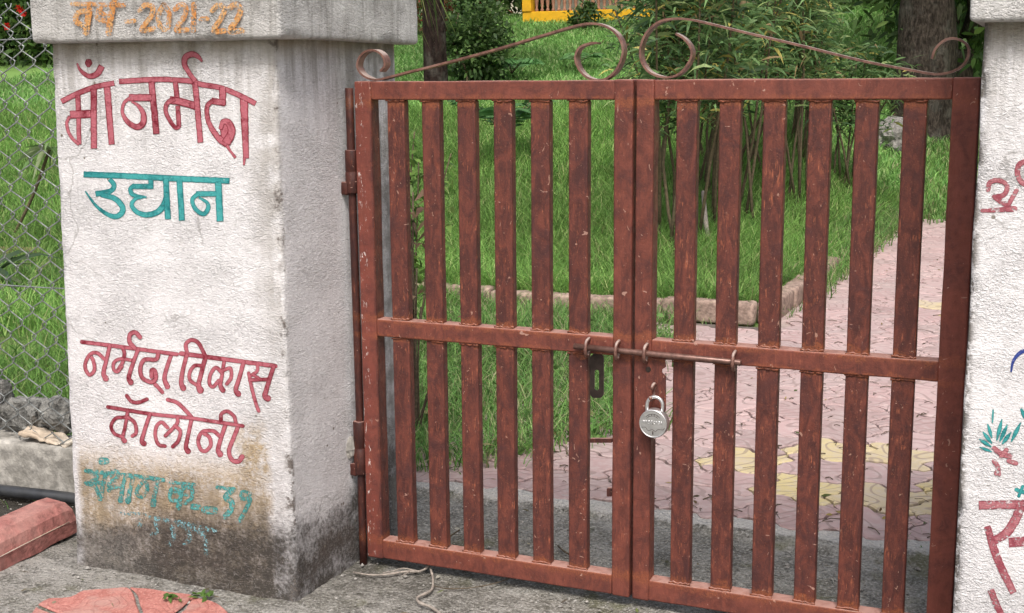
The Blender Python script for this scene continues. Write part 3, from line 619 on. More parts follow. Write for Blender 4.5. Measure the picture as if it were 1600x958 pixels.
# ================================================================== LOW WALL, FENCE, LEFT SIDE
lw = thing('low_wall', (-2.9, .16, G0), 'low weathered concrete wall under the chain link fence', 'wall')
part('wall_body', rbox((-4.4, .10, G0-.1), (-1.40, .24, .122), .012, .03, .006, 12, seg=2), M_WALL, lw, True)
fe = thing('chain_link_fence', (-3.0, .15, .12), 'grey chain link fence left of the lettered pillar', 'fence')
FW, FH, FZ0, FZ1, FY = .092, .083, .125, 1.44, .13
def zig(k):
    P = []; n = int(round((FZ1-FZ0)/(FH/2))); sgn = 1 if k % 2 else -1
    for i in range(n+1):
        side = (1 if i % 2 else -1)*sgn; xx = side*(FW/4+.004); zz = FZ0+i*FH/2
        for dz in (-.006, .006): P.append((xx*(1 if abs(dz) < .001 else .97)+random.gauss(0, .0012), .0035*side*(1 if dz > 0 else -1), zz+dz-.12))
    P = np.array(P); P[:, 0] += .012*np.sin(P[:, 2]*3+k*.7)*.5; P[:, 1] += .01*math.sin(k*.6)
    return tube(P, .0020, 6)
for k in range(28):
    o = part('wire', zig(k), M_WIRE, fe, True, world=False); o.location = (1.56-k*FW/2, FY-.15, 0)
for zl in (1.36, .62): part('line_wire', tube([(xq, FY-.15+.004+.003*math.sin(xq*9), zl-.12+.006*math.sin(xq*5)) for xq in np.linspace(-1.4, 1.58, 40)], .0022, 6), M_WIRE, fe, True, world=False)
def stone(loc, sx, sy, sz, seed, mat, name='wall_stone', label='', cat='stone', group=None, res=10, rough=.22, pw=.8):
    V = []; Fc = []; n = res
    for i in range(n+1):
        th = math.pi*i/n
        for j in range(2*n):
            ph = math.pi*j/n; d = np.array([math.sin(th)*math.cos(ph), math.sin(th)*math.sin(ph), math.cos(th)])
            q = np.sign(d)*np.abs(d)**pw; k = 1+rough*nz(d+seed*3.7, 1.6)+rough*.4*nz(d+seed, 4.5)
            V.append((q[0]*sx*k, q[1]*sy*k, q[2]*sz*k))
    for i in range(n):
        for j in range(2*n): j2 = (j+1) % (2*n); Fc.append((i*2*n+j, (i+1)*2*n+j, (i+1)*2*n+j2, i*2*n+j2))
    o = link(name, mesh_data(name, V, Fc, mat, False)); o.location = loc; return tag(o, label, cat, group)
sg = 'loose stones on the low wall'
p = ony(40, 648, .20); stone((p[0], .215, p[2]-.005), .09, .05, .058, 1, M_STONE, label='larger grey stone on the low wall behind the fence', group=sg, res=18, rough=.42)
p = ony(95, 646, .20); stone((p[0], .205, p[2]-.005), .055, .045, .055, 5, M_STONE, label='smaller grey stone on the low wall against the pillar', group=sg, res=18, rough=.42)
p = ony(-8, 630, .20); stone((p[0], .22, p[2]), .045, .04, .075, 9, M_STONE, label='dark upright stone at the left edge on the low wall', group=sg, res=18, rough=.42)
p = ony(82, 685, .16)
o = link('sack_scrap', mesh_data('sack_scrap', *rbox((-.10, -.035, -.004), (.09, .03, .012), .004, .008, .013, 22), M_CLOTH, True)); o.location = (p[0], .15, .135); o.rotation_euler.y = .12; tag(o, 'crumpled pale scrap of sacking on the low wall by the pillar', 'scrap')
pp = [onz(-120, 752, -.02), onz(0, 766, -.02), onz(55, 772, -.022), onz(108, 778, -.028), onz(160, 785, -.03)]
tag(link('black_pipe', mesh_data('black_pipe', *tube(smooth_path(pp, .05), .0185, 12), M_PIPE, True)), 'black plastic pipe lying along the foot of the low wall', 'pipe')
rk = thing('red_kerb', (-1.70, -.5, G0), 'fallen red kerb block with chamfered top beside the left pillar', 'kerb')
prof = [(.075, -.01), (.075, .028), (.064, .062), (.040, .082), (-.03, .086), (-.062, .07), (-.075, .03), (-.075, -.01)]
V = []; ysn = np.linspace(-.9, .39, 36)
for yy in ysn:
    e = .93 if yy > .385 else 1
    for (a_, b_) in prof: V.append((a_*(.86+.14*e)+.003*nz((a_, yy, b_), 11), yy, b_*e+.004*nz((a_, yy, b_+4), 15)))
m_ = len(prof); Fc = [(i*m_+k, i*m_+k+1, (i+1)*m_+k+1, (i+1)*m_+k) for i in range(len(ysn)-1) for k in range(m_-1)]+[tuple((len(ysn)-1)*m_+k for k in range(m_))]
Fc = [f[::-1] for f in Fc]
part('kerb_block', (V, Fc), M_KERBRED, rk, False, world=False)
part('string', tube([(.0765, yy, .030+.003*math.sin(yy*7)) for yy in np.linspace(-.9, .36, 30)], .0012, 5), M_CLOTH, rk, True, world=False)
rk.rotation_euler = (.055, 0, -.02)

# ================================================================== GATE
ZT, ZB = 1.2266, -.0234; TD = .045
def stile(x0, x1): return rbox((x0, 0, ZB-.002), (x1, TD, ZT), .0045, .05, .0012, 9, seg=2)
def rail(x0, x1, z0, z1): return rbox((x0, .0008, z0), (x1, TD-.001, z1), .004, .05, .0012, 9, seg=2)
Z_TR0 = 1.1802; Z_M0, Z_M1 = .5785, .6240; Z_BR1 = .028
BW = .0485
def bar_mesh(h, seed):
    v1 = rbox((-BW/2, 0, .0005), (BW/2, .026, h-.0005), .004, .06, .0008, 9, seg=2)
    L = [v1]; rs = random.Random(seed)
    for zz in (0.002, h-.002):
        pth = [(-BW/2-.002+(BW+.004)*i/9, -.0005+rs.uniform(-.0012, .0006), zz+rs.uniform(-.0022, .0022)) for i in range(10)]
        L.append(tube(pth, [.0018+rs.random()*.0016 for _ in pth], 6))
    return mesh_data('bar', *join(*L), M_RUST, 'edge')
GROUP = 'rusty gate leaves'
def leaf_gate(x0, x1, bx, label, wl, wr):
    t = thing('gate_leaf', (x0, 0, 0), label, 'gate')
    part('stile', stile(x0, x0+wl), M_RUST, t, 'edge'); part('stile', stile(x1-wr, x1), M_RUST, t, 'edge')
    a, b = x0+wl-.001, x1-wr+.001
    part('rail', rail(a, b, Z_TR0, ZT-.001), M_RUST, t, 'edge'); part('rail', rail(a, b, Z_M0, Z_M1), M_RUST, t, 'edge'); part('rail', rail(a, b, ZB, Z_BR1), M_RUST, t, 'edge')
    hu, hl = Z_TR0-Z_M1, Z_M0-Z_BR1
    for i, x in enumerate(bx):
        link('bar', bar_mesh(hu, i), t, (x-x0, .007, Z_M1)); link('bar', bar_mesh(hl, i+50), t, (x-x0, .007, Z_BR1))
    return t
XL0, XL1, XR0, XR1 = -.7325, .0015, .0085, .7505
LB = [XL0+.0905+.0968*i+.0225 for i in range(6)]; RB = [.1018+.0992*i+.0245 for i in range(6)]
GL = leaf_gate(XL0, XL1, LB, 'narrower looking rusty red gate leaf hung on the lettered pillar', .047, .046)
GR = leaf_gate(XR0, XR1, RB, 'rusty red gate leaf on the right carrying the padlock', .043, .055)
def flat_scroll(px, y0=.008, wd=.028, th=.005):
    """flat iron bar bent along a curve lying in the gate's plane"""
    P = smooth_path([tuple(ony(a, b, y0+wd/2)[[0, 2]]) for a, b in px], .006); T = np.gradient(P, axis=0); T /= np.linalg.norm(T, axis=1)[:, None]+1e-9; N = np.stack([-T[:, 1], T[:, 0]], 1)
    V = []; n = len(P)
    for i in range(n):
        for (a, b) in ((-.5, 0), (.5, 0), (.5, 1), (-.5, 1)):
            q = P[i]+N[i]*th*a; V.append((q[0], y0+wd*b, q[1]))
    Fc = [(i*4+k, i*4+(k+1) % 4, (i+1)*4+(k+1) % 4, (i+1)*4+k) for i in range(n-1) for k in range(4)]+[(0, 3, 2, 1), ((n-1)*4, (n-1)*4+1, (n-1)*4+2, (n-1)*4+3)]
    return V, Fc
za = lambda x, y: (560+x*.275, y*.275)
sl = [za(*p) for p in [(138, 405), (163, 370), (150, 318), (108, 288), (55, 293), (18, 330), (8, 380), (35, 425), (85, 450), (130, 452), (180, 440), (300, 408), (430, 377), (760, 290), (1040, 207), (1200, 160), (1320, 135), (1410, 150), (1480, 200), (1512, 280), (1490, 370), (1440, 432), (1380, 456), (1310, 440), (1262, 390), (1243, 325), (1268, 270), (1330, 246), (1368, 246)]]
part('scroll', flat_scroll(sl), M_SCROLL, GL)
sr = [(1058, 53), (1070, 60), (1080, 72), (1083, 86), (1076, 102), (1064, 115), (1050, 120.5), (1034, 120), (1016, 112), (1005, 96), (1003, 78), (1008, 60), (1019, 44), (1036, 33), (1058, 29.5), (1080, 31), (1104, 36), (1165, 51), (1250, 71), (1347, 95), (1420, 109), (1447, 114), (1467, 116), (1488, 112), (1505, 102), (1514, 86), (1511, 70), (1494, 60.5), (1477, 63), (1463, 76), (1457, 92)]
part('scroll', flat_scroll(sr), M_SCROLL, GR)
# bolt loops, latch plates, staple
def loop_path(px, py):
    c = ony(px, py, -.015); P = []
    for a in np.linspace(-20, 235, 14):
        r_ = math.radians(a+90); P.append((c[0]+.003*math.sin(r_*.5), -.013+.017*math.cos(r_), c[2]-.002+.019*math.sin(r_)))
    P[0] = (P[0][0], .006, P[0][2]+.004); P[-1] = (P[-1][0], .003, P[-1][2]); return P
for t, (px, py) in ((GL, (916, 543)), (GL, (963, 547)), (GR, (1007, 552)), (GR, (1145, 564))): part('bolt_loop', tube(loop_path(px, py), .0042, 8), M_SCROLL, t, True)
def plate(pxs, y0, y1, hole=None):
    """plate with a slot, outline given on the gate's face"""
    P = np.array([ony(a, b, y0)[[0, 2]] for a, b in pxs]); n = len(P)
    if hole is None:
        V = [(a, y0, b) for a, b in P]+[(a, y1, b) for a, b in P]; return V, [tuple(range(n)), tuple(range(2*n-1, n-1, -1))]+[(i, i+n, (i+1) % n+n, (i+1) % n) for i in range(n)]
    H = np.array([ony(a, b, y0)[[0, 2]] for a, b in hole]); V = []
    for yy in (y0, y1):
        V += [(a, yy, b) for a, b in P]+[(a, yy, b) for a, b in H]
    Fc = []
    for k in (0, 1):
        o_ = k*2*n
        for i in range(n): q = (o_+i, o_+(i+1) % n, o_+n+(i+1) % n, o_+n+i); Fc.append(q if k == 0 else q[::-1])
    for i in range(n): j = (i+1) % n; Fc += [(i, i+2*n, j+2*n, j), (n+i, n+j, 3*n+j, 3*n+i)]
    return V, Fc
def rrect(x0, y0, x1, y1, r_, n=4):
    out = []
    for cx_, cy_, a0 in ((x1-r_, y0+r_, -90), (x1-r_, y1-r_, 0), (x0+r_, y1-r_, 90), (x0+r_, y0+r_, 180)):
        for i in range(n+1): a = math.radians(a0+90*i/n); out.append((cx_+r_*math.cos(a), cy_+r_*math.sin(a)))
    return out
part('slot_plate', plate(rrect(922, 553, 943, 622, 7), .014, .018, rrect(928.5, 578, 936, 610, 3.7)), M_DARK, GL)['label'] = 'dark plate with an upright slot'
part('cross_piece', plate(rrect(922, 685.5, 956, 692, 1), .016, .026), M_DARKRUST, GL)
lp = [(1010, 560), (1039, 562), (1040, 574), (1034.5, 577), (1034, 582), (1037, 585), (1040, 588), (1040, 640), (1037, 652), (1010, 650)]
part('lock_plate', plate(lp, -.003, .001), M_RUST, GR)
part('latch_tab', plate(rrect(948, 763, 956, 776, 1.5), .012, .02), M_DARKRUST, GL)
part('plate_hole', plate(rrect(1009, 573, 1017, 582, 3.9), -.0036, -.0028), M_DARK, GR)
c = ony(1021, 612, -.012); ringp = [(c[0]+.0025*math.sin(a), -.016+.017*math.cos(a), c[2]+.019*math.sin(a)) for a in np.linspace(-2.6, 2.6, 18)]
part('staple_ring', tube(ringp, .0042, 8), M_SCROLL, GR, True)
# sliding bolt
b0, b1 = ony(897, 541, -.0135), ony(1158, 567, -.0135)
bo = thing('sliding_bolt', tuple((b0+b1)/2), 'round iron sliding bolt held by loops across both gate leaves', 'bolt')
part('rod', tube([b0, b0+(b1-b0)*.3, b0+(b1-b0)*.6, b1-(b1-b0)*.003, b1], [.0072, .0072, .0072, .0072, .0062], 14), M_BOLT, bo, True)
# padlock
cl = ony(1022, 661, -.030); R_ = .0345
pk = thing('padlock', (cl[0], -.030, cl[2]-.036), 'round chrome padlock hanging from the staple on the right leaf', 'padlock')
def disc(prof, n=40):
    V = []; Fc = []
    for (rr, yy) in prof:
        for k in range(n): a = 2*math.pi*k/n; V.append((cl[0]+rr*math.cos(a), -.030+yy, cl[2]+rr*math.sin(a)))
    for i in range(len(prof)-1):
        for k in range(n): k2 = (k+1) % n; Fc.append((i*n+k, i*n+k2, (i+1)*n+k2, (i+1)*n+k))
    Fc.append(tuple(range(n))[::-1]); Fc.append(tuple((len(prof)-1)*n+k for k in range(n))); return V, [f[::-1] for f in Fc]
part('lock_body', disc([(R_*.98, .013), (R_, .011), (R_, -.006), (R_*.975, -.0095), (R_*.93, -.0105), (R_*.905, -.0102), (R_*.885, -.0094), (R_*.5, -.0097), (R_*.1, -.0098)]), M_CHROME, pk, 'edge')
shp = [(cl[0]-.0185, cl[2]+.022), (cl[0]-.0185, cl[2]+.036)]+[(cl[0]+.0185*math.cos(a), cl[2]+.042+.0195*math.sin(a)) for a in np.linspace(math.pi, 0, 16)]+[(cl[0]+.0185, cl[2]+.036), (cl[0]+.0185, cl[2]+.022)]
part('shackle', tube([(a, -.0275+.004*math.sin(i*.1), b) for i, (a, b) in enumerate(shp)], .0043, 12), M_CHROME, pk, True)
part('keyhole', disc([(.0011, -.0090), (.0011, -.0103)], 10), M_DARK, pk)
def lockmark(lines, nm, wd=.0009):
    L = []
    for l in lines: L.append(tube(smooth_path([(cl[0]+a*R_, -.0400+.0001, cl[2]+b*R_) for a, b in l], .002), wd, 5))
    return part(nm, join(*L), M_DARK if nm != 'embossed_word' else M_CHROME, pk, True)
lockmark([[(0, -.50), (.01, -.74)]], 'key_slot', .0013)
lockmark([[(-.5, .45), (-.3, .62), (0, .69), (.3, .62), (.48, .45)], [(-.45, .36), (-.2, .52), (.1, .55), (.36, .42)], [(-.30, .48), (-.28, .60)], [(-.1, .54), (-.1, .67)], [(.1, .55), (.1, .67)], [(.28, .48), (.30, .60)], [(-.82, -.30), (-.5, -.28), (-.38, -.45), (-.2, -.46), (-.05, -.38), (.2, -.5), (.35, -.36), (.7, -.34), (.82, -.22)]], 'engraved_line', .00055)
wd_ = []
for i, ch in enumerate('VIDJCIJI'):                 # worn raised lettering, only its strokes can still be made out
    x0 = -.68+i*.175; wd_ += {'V': [[(x0, .22), (x0+.06, 0), (x0+.12, .22)]], 'I': [[(x0+.05, .22), (x0+.05, 0)]], 'D': [[(x0+.02, .22), (x0+.02, 0), (x0+.11, .04), (x0+.11, .18), (x0+.02, .22)]], 'J': [[(x0, .22), (x0+.12, .22)], [(x0+.07, .22), (x0+.07, .03), (x0+.01, .05)]], 'C': [[(x0+.12, .2), (x0+.03, .18), (x0+.03, .04), (x0+.12, .02)]]}[ch]
lockmark(wd_, 'embossed_word', .0008)
# hinge pole
hp = thing('hinge_pole', (-.752, .012, G0), 'thin rusty hinge pole between the lettered pillar and the gate', 'pole')
part('pole', tube([(-.7515+.0015*math.sin(z*4), .012, z) for z in np.linspace(G0-.01, 1.21, 16)], .0105, 12), M_DARKRUST, hp, True)
for (za_, zb_) in ((.945, 1.055), (.20, .345)):
    part('sleeve', tube([(-.7515, .012, za_), (-.7515, .012, za_+.003), (-.7515, .012, (za_+zb_)/2-.002), (-.7515, .012, (za_+zb_)/2), (-.7515, .012, (za_+zb_)/2+.002), (-.7515, .012, zb_-.003), (-.7515, .012, zb_)], [.0165, .0178, .0178, .0160, .0172, .0172, .0155], 14), M_DARKRUST, hp, True)
    part('wall_lug', rbox((-.79, -.004, za_-.004), (-.757, .026, za_+.03), .004, .012, .006, 30), M_DARKRUST, hp, True)
o = stone((-.777, .0, .27), .016, .022, .03, 3, M_WALL, 'mortar_lump', 'lump of cement holding the lower hinge lug in the pillar', 'mortar', None, 6, .3)

# ================================================================== LITTER ON THE GROUND
def ground_twig(pts, rads, label, mat=M_TWIG, name='dry_root', branches=()):
    P = [onz(a, b, G0+.008+h) for a, b, h in pts]; L = [tube(smooth_path(P, .02), .006, 7) if np.isscalar(rads) is False and False else tube(smooth_path(np.c_[P, np.linspace(rads[0], rads[1], len(P))], .02)[:, :3], np.linspace(rads[0], rads[1], len(smooth_path(np.c_[P, np.linspace(rads[0], rads[1], len(P))], .02)))*RNG.uniform(.75, 1.2, len(smooth_path(np.c_[P, np.linspace(rads[0], rads[1], len(P))], .02))), 7)]
    for b in branches:
        Q = smooth_path([onz(a, c, G0+.008) for a, c in b], .02); L.append(tube(Q, np.linspace(rads[1]*1.2, rads[1]*.5, len(Q)), 6))
    o = link(name, mesh_data(name, *join(*L), mat, True)); return tag(o, label, 'root' if name == 'dry_root' else 'cord')
ground_twig([(668, 876, .012), (668, 886, .006), (655, 893, 0), (635, 893, 0), (600, 898, 0), (575, 898, 0), (552, 894, 0)], (.0042, .002), 'branched pale root lying below the left gate leaf', branches=[[(655, 893), (630, 888), (615, 892), (598, 895)], [(640, 893), (628, 900)]])
ground_twig([(672, 886, .004), (676, 902, 0), (676, 918, 0), (670, 925, 0), (652, 934, 0), (656, 942, .004), (672, 948, 0), (684, 956, 0), (692, 968, 0)], (.0028, .0046), 'crooked pale root running to the bottom edge of the picture')
ground_twig([(676, 915, 0), (700, 920, 0), (740, 918, 0), (775, 911, 0), (800, 902, 0)], (.0014, .0014), 'thin dark wire lying below the gate', M_LITTER, 'ground_wire')
ground_twig([(872, 853, 0), (882, 862, .004), (893, 868, 0), (897, 874, 0)], (.003, .0035), 'short dark twig behind the left gate leaf', M_LITTER)
ground_twig([(700, 840, 0), (712, 832, .01), (718, 828, .02)], (.003, .002), 'dark twig end behind the second bar of the left leaf', M_LITTER)
# pebbles: nobody could count them
V = []; Fc = []
oct_v = np.array([(1, 0, 0), (-1, 0, 0), (0, 1, 0), (0, -1, 0), (0, 0, 1), (0, 0, -1)], float); oct_f = [(0, 2, 4), (2, 1, 4), (1, 3, 4), (3, 0, 4), (2, 0, 5), (1, 2, 5), (3, 1, 5), (0, 3, 5)]
for i in range(5200):
    x = random.uniform(-2.1, 1.2); y = random.uniform(-.85, .64)
    if -1.49 < x < -.76 and -.30 < y < .32: continue
    if mnoise.noise(Vector((x*2.5, y*2.5, 3))) < random.uniform(-.5, .35): continue
    s_ = min(.0095, .0022*random.paretovariate(2.6)); q = oct_v*np.array([s_, s_*random.uniform(.6, 1), s_*.7])*(1+RNG.normal(0, .18, (6, 1))); a = random.random()*6
    q = q@np.array([[math.cos(a), -math.sin(a), 0], [math.sin(a), math.cos(a), 0], [0, 0, 1]]); n = len(V)
    V += [tuple(v+np.array([x, y, G0+s_*.35])) for v in q]; Fc += [tuple(j+n for j in f) for f in oct_f]
tag(link('gravel', mesh_data('gravel', V, Fc, simple('loose_gravel', (.30, .285, .265), .9, 120, .6, 0, 0, .1))), 'loose grit and pebbles on the concrete apron', kind='stuff')
n = 170; xx = RNG.uniform(-1.9, 1.1, n); yy = RNG.uniform(-.75, .62, n); k = ~((xx > -1.5) & (xx < -.75) & (yy > -.31)); xx, yy = xx[k], yy[k]; n = len(xx); D = RNG.normal(0, 1, (n, 3)); D[:, 2] = np.abs(D[:, 2])*.2
tag(link('ground_litter', strips_mesh('ground_litter', [leaves(np.stack([xx, yy, 0*xx+G0+.009], 1), D, RNG.uniform(.008, .03, n), RNG.uniform(.0015, .006, n), RNG.uniform(0, .3, n), pick([(.20, .14, .08), (.09, .07, .05), (.40, .34, .24), (.14, .17, .06), (.5, .47, .42)], n), OVAL)], M_LEAF)), 'scraps of dry leaf on the concrete ground', kind='stuff')
# dry needles and twigs on the pavers
L = []
for i in range(520):
    y = .72+8*random.random()**1.6; x = random.uniform(-1.0, 1.4)
    if y > 3.6 and x < -.4: continue
    a = random.random()*6.28; l = random.uniform(.015, .07); cv = random.uniform(-.5, .5); z = float(hz(.5, y))+.023
    L.append(tube([(x, y, z), (x+l*.5*math.cos(a), y+l*.5*math.sin(a), z+.004), (x+l*math.cos(a+cv), y+l*math.sin(a+cv), z)], random.uniform(.0008, .0022), 4, False))
tag(link('path_litter', mesh_data('path_litter', *join(*L), M_LITTER)), 'dry twigs and needles scattered over the pavers', kind='stuff')
n = 360; yy = .75+7*RNG.random(n)**1.3; xx = RNG.uniform(-1.05, 1.4, n); ok = ~((yy > 3.6) & (xx < -.4)); xx, yy = xx[ok], yy[ok]; n = len(xx)
P0 = np.stack([xx, yy, hz(0*xx+.5, yy)+.024], 1); D = RNG.normal(0, 1, (n, 3)); D[:, 2] = np.abs(D[:, 2])*.15
me = strips_mesh('fallen_leaves', [leaves(P0, D, RNG.uniform(.012, .04, n), RNG.uniform(.0015, .005, n), RNG.uniform(0, .2, n), pick([(.20, .13, .06), (.10, .07, .04), (.36, .28, .10), (.10, .13, .05)], n))], M_LEAF)
tag(link('fallen_leaves', me), 'small fallen leaves on the pavers', kind='stuff')

# ================================================================== GRASS
GREENS = [(.185, .36, .085), (.23, .42, .10), (.12, .26, .06), (.31, .46, .14), (.42, .46, .20)]
def grass_pack(xr, yr, dens, h, wd, keep=None, cols=GREENS, wts=(4, 4, 3, 2, 1), seed=0):
    n = int((xr[1]-xr[0])*(yr[1]-yr[0])*dens); x = RNG.uniform(*xr, n); y = RNG.uniform(*yr, n)
    if keep is not None: k = keep(x, y); x, y = x[k], y[k]
    n = len(x); cl_ = .75+.5*np.sin(x*2.3+1.7*np.sin(y*1.9))*np.sin(y*2.7+x)
    H = RNG.uniform(.55, 1.15, n)*h*(.8+.25*cl_); a = RNG.uniform(0, 2*np.pi, n); lean = RNG.uniform(.25, 1.15, n)*H
    P0 = np.stack([x, y, hz(x, y)-.004], 1); D = np.stack([np.cos(a)*lean*.35, np.sin(a)*lean*.35, H*1.25], 1); G = np.stack([np.cos(a)*lean*.75, np.sin(a)*lean*.75, -H*RNG.uniform(.25, .7, n)], 1)
    b = a+np.pi/2+RNG.normal(0, .5, n); S = np.stack([np.cos(b), np.sin(b), 0*b], 1)
    C = pick(cols, n, wts, .14)*(1+.16*np.sin(x*1.1+np.sin(y*1.3)*2))[:, None]
    return strips(P0, D, G, RNG.uniform(.7, 1.3, n)*wd, S, C, (0, .38, .72, 1), (1, .9, .6, 0))
def in_view(x, y, m=.12):
    d = np.stack([x-CAMP[0], y-CAMP[1]], 1); f2 = np.array([math.sin(YAW), math.cos(YAW)]); r2 = np.array([math.cos(YAW), -math.sin(YAW)]); return np.abs(d@r2)/np.maximum(d@f2, .1) < .40+m
lawnk = lambda x, y: in_view(x, y) & (x < -.56) & ((y > 3.78) | (x < -2.2))
packs = [grass_pack((-3.4, -.56), (3.78, 6.2), 4200, .20, .0024, lawnk), grass_pack((-7.5, -.56), (6.2, 10), 1700, .18, .0034, lawnk), grass_pack((-14, -.56), (10, 20), 620, .12, .0085, lawnk, [(.20, .40, .11), (.26, .45, .14), (.14, .30, .08), (.34, .44, .19)], (4, 4, 3, 2)),
         grass_pack((-14, -7.5), (5, 10), 700, .19, .0046, lawnk), grass_pack((-9.5, -6.5), (3, 6.2), 1000, .19, .004, lawnk), grass_pack((-6.5, -3.4), (2.0, 6.2), 1500, .20, .0034, lawnk), grass_pack((-3.6, -2.2), (.35, 3.8), 2200, .17, .0028, lawnk)]
tag(link('lawn_grass', strips_mesh('lawn_grass', packs, M_GRASS)), 'lush green lawn grass behind the gate and the fence', kind='stuff')
def weedk(x, y):
    edge = -.55-.32*sst(1.4, 3.2, y)+.10*np.sin(y*5)+.05*np.sin(y*13); edge = np.where(y < 1.42, -.86+.62*(y-.80)+.04*np.sin(y*31), edge)
    jt = RNG.random(len(x)) < .02
    sparse = RNG.random(len(x)) < .12+.9*sst(.07, -.06, x-edge)*np.where(y > 3.2, .45, 1)
    return (x < edge+.16*RNG.random(len(x))) & sparse
WC = [(.15, .31, .08), (.20, .36, .10), (.10, .23, .06), (.32, .36, .17), (.40, .36, .22)]
def jointk(x, y): return (np.abs(((y-.685)/PW) % 1-.5) > .47) & (np.sin(x*5+y*3)+np.sin(x*2.1-y*4.3) > .3) & (RNG.random(len(x)) < .6)
packs = [grass_pack((-.9, 1.35), (.7, 6), 900, .022, .0014, jointk, WC), grass_pack((-2.2, -.3), (.73, 3.64), 5200, .14, .0024, weedk, WC, (4, 4, 3, 2, 1)), grass_pack((.3, 1.3), (.66, .78), 300, .05, .0016, None, WC)]
n = 60; x = RNG.uniform(-.5, -.25, n); 
tag(link('weed_grass', strips_mesh('weed_grass', packs, M_GRASS)), 'rough weedy grass between the pavers and the lettered pillar', kind='stuff')
n = 2600; xx = RNG.uniform(-2.0, -.45, n); yy = RNG.uniform(.8, 3.6, n); k = weedk(xx, yy) & (np.sin(xx*9+yy*3)*np.sin(yy*7-xx*2) > .1); xx, yy = xx[k], yy[k]; n = len(xx)
a = RNG.uniform(0, 6.28, n); P0 = np.stack([xx, yy, hz(xx, yy)+RNG.uniform(.0, .09, n)], 1)
tag(link('broad_weeds', strips_mesh('broad_weeds', [leaves(P0, np.stack([np.cos(a), np.sin(a), RNG.uniform(.1, 1, n)], 1), RNG.uniform(.025, .06, n), RNG.uniform(.005, .012, n), RNG.uniform(.1, .5, n), pick([(.14, .27, .07), (.20, .32, .10), (.10, .20, .05), (.34, .30, .14)], n), OVAL)], M_LEAF)), 'small broad leaved weeds among the rough grass', kind='stuff')
packs = [grass_pack((-7, -2.2), (3.35, 3.66), 2600, .20, .003, None, WC), grass_pack((-2.4, -.85), (3.52, 3.66), 2300, .15, .0024, None, WC), grass_pack((-.85, -.56), (3.60, 3.66), 700, .07, .002, None, WC), grass_pack((-3.6, -.6), (3.76, 3.9), 4200, .25, .0028, None, GREENS), grass_pack((-.66, -.40), (3.9, 5.0), 700, .09, .0026, None, WC), grass_pack((-.75, -.30), (4.5, 9.2), 3000, .17, .0034, lambda x, y: RNG.random(len(x)) < sst(-.28, -.5, x), WC), grass_pack((-.8, 2.2), (8.6, 13), 900, .13, .006, lambda x, y: RNG.random(len(x)) < sst(8.6, 9.6, y), WC)]
tag(link('kerb_grass', strips_mesh('kerb_grass', packs, M_GRASS)), 'grass growing over the lawn kerb', kind='stuff')
packs = [grass_pack((-2.4, -1.85), (-.25, .06), 500, .05, .0016, None, WC)]
tag(link('ditch_weeds', strips_mesh('ditch_weeds', packs, M_GRASS)), 'small weeds below the black pipe', kind='stuff')

# ================================================================== PLANTS
def crown(center, rad, n, L, W, cols, wts=None, shape=LANCE, clumps=30, droop=.5, outward=.6, spread=.28, flat=1.):
    """leaves gathered in clumps spread through an uneven volume"""
    c = np.array(center); rad = np.array(rad)*np.ones(3)
    d = unit(RNG.normal(0, 1, (clumps, 3))); cc = c+d*rad*(RNG.uniform(.25, 1.0, (clumps, 1))**.6); sz = RNG.uniform(.6, 1.3, clumps)
    k = RNG.integers(0, clumps, n); off = RNG.normal(0, 1, (n, 3))*spread*rad.mean()*sz[k][:, None]; off[:, 2] *= flat
    P0 = cc[k]+off; D = unit(P0-c)*outward+RNG.normal(0, .6, (n, 3))+np.array([0, 0, .15])
    tone = RNG.uniform(.75, 1.3, clumps)[k][:, None]
    C = np.clip(pick(cols, n, wts)*tone, .003, .8)
    return leaves(P0, D, RNG.uniform(.6, 1.25, n)*L, RNG.uniform(.7, 1.2, n)*W, RNG.uniform(.1, 1, n)*droop, C, shape)
def stems_mesh(base, tops, r0, r1, n=6, wob_=.06):
    L = []
    for b, t in zip(base, tops):
        b = np.array(b); t = np.array(t); pts = [b+(t-b)*f+np.array([random.gauss(0, wob_)*f, random.gauss(0, wob_)*f, 0]) for f in (0, .3, .6, 1)]
        Q = smooth_path(pts, .15); L.append(tube(Q, np.linspace(r0, r1, len(Q)), n))
    return join(*L)
OLE = [(.14, .25, .10), (.20, .33, .13), (.07, .135, .06), (.31, .40, .16), (.50, .42, .12), (.36, .25, .14)]
def oleander(px, py, h, wdt, nst, nlf, label, low=.35):
    b = onground(px, py); t = thing('oleander_shrub', tuple(b), label, 'shrub', 'tall narrow leaved shrubs behind the gate')
    bs = [(b[0]+random.gauss(0, wdt*.22), b[1]+random.gauss(0, .2), b[2]-.03) for _ in range(nst)]
    tp = [(q[0]+random.gauss(0, wdt*.45), q[1]+random.gauss(0, .35), b[2]+h*random.uniform(.75, 1.1)) for q in bs]
    part('stem', stems_mesh(bs, tp, .013, .005), M_STEM, t, True)
    bs = np.array(bs); tp = np.array(tp); k = RNG.integers(0, nst, nlf); f = low+(1.03-low)*RNG.random(nlf)**.8
    node = np.round(f*26)/26; P0 = bs[k]+(tp[k]-bs[k])*node[:, None]+RNG.normal(0, 1, (nlf, 3))*np.array([.11, .11, .05]); a = RNG.uniform(0, 6.28, nlf)
    D = np.stack([np.cos(a), np.sin(a), RNG.uniform(-.1, 1.0, nlf)], 1); tone = RNG.uniform(.75, 1.25, nst)[k][:, None]
    C = np.clip(pick(OLE, nlf, (5, 5, 4, 3, 1, .7))*tone, .003, .7)
    pk_ = leaves(P0, D, RNG.uniform(.09, .20, nlf), RNG.uniform(.0075, .0145, nlf), RNG.uniform(.15, .9, nlf), C)
    link('foliage', strips_mesh('foliage', [pk_], M_LEAF, b), t); return t
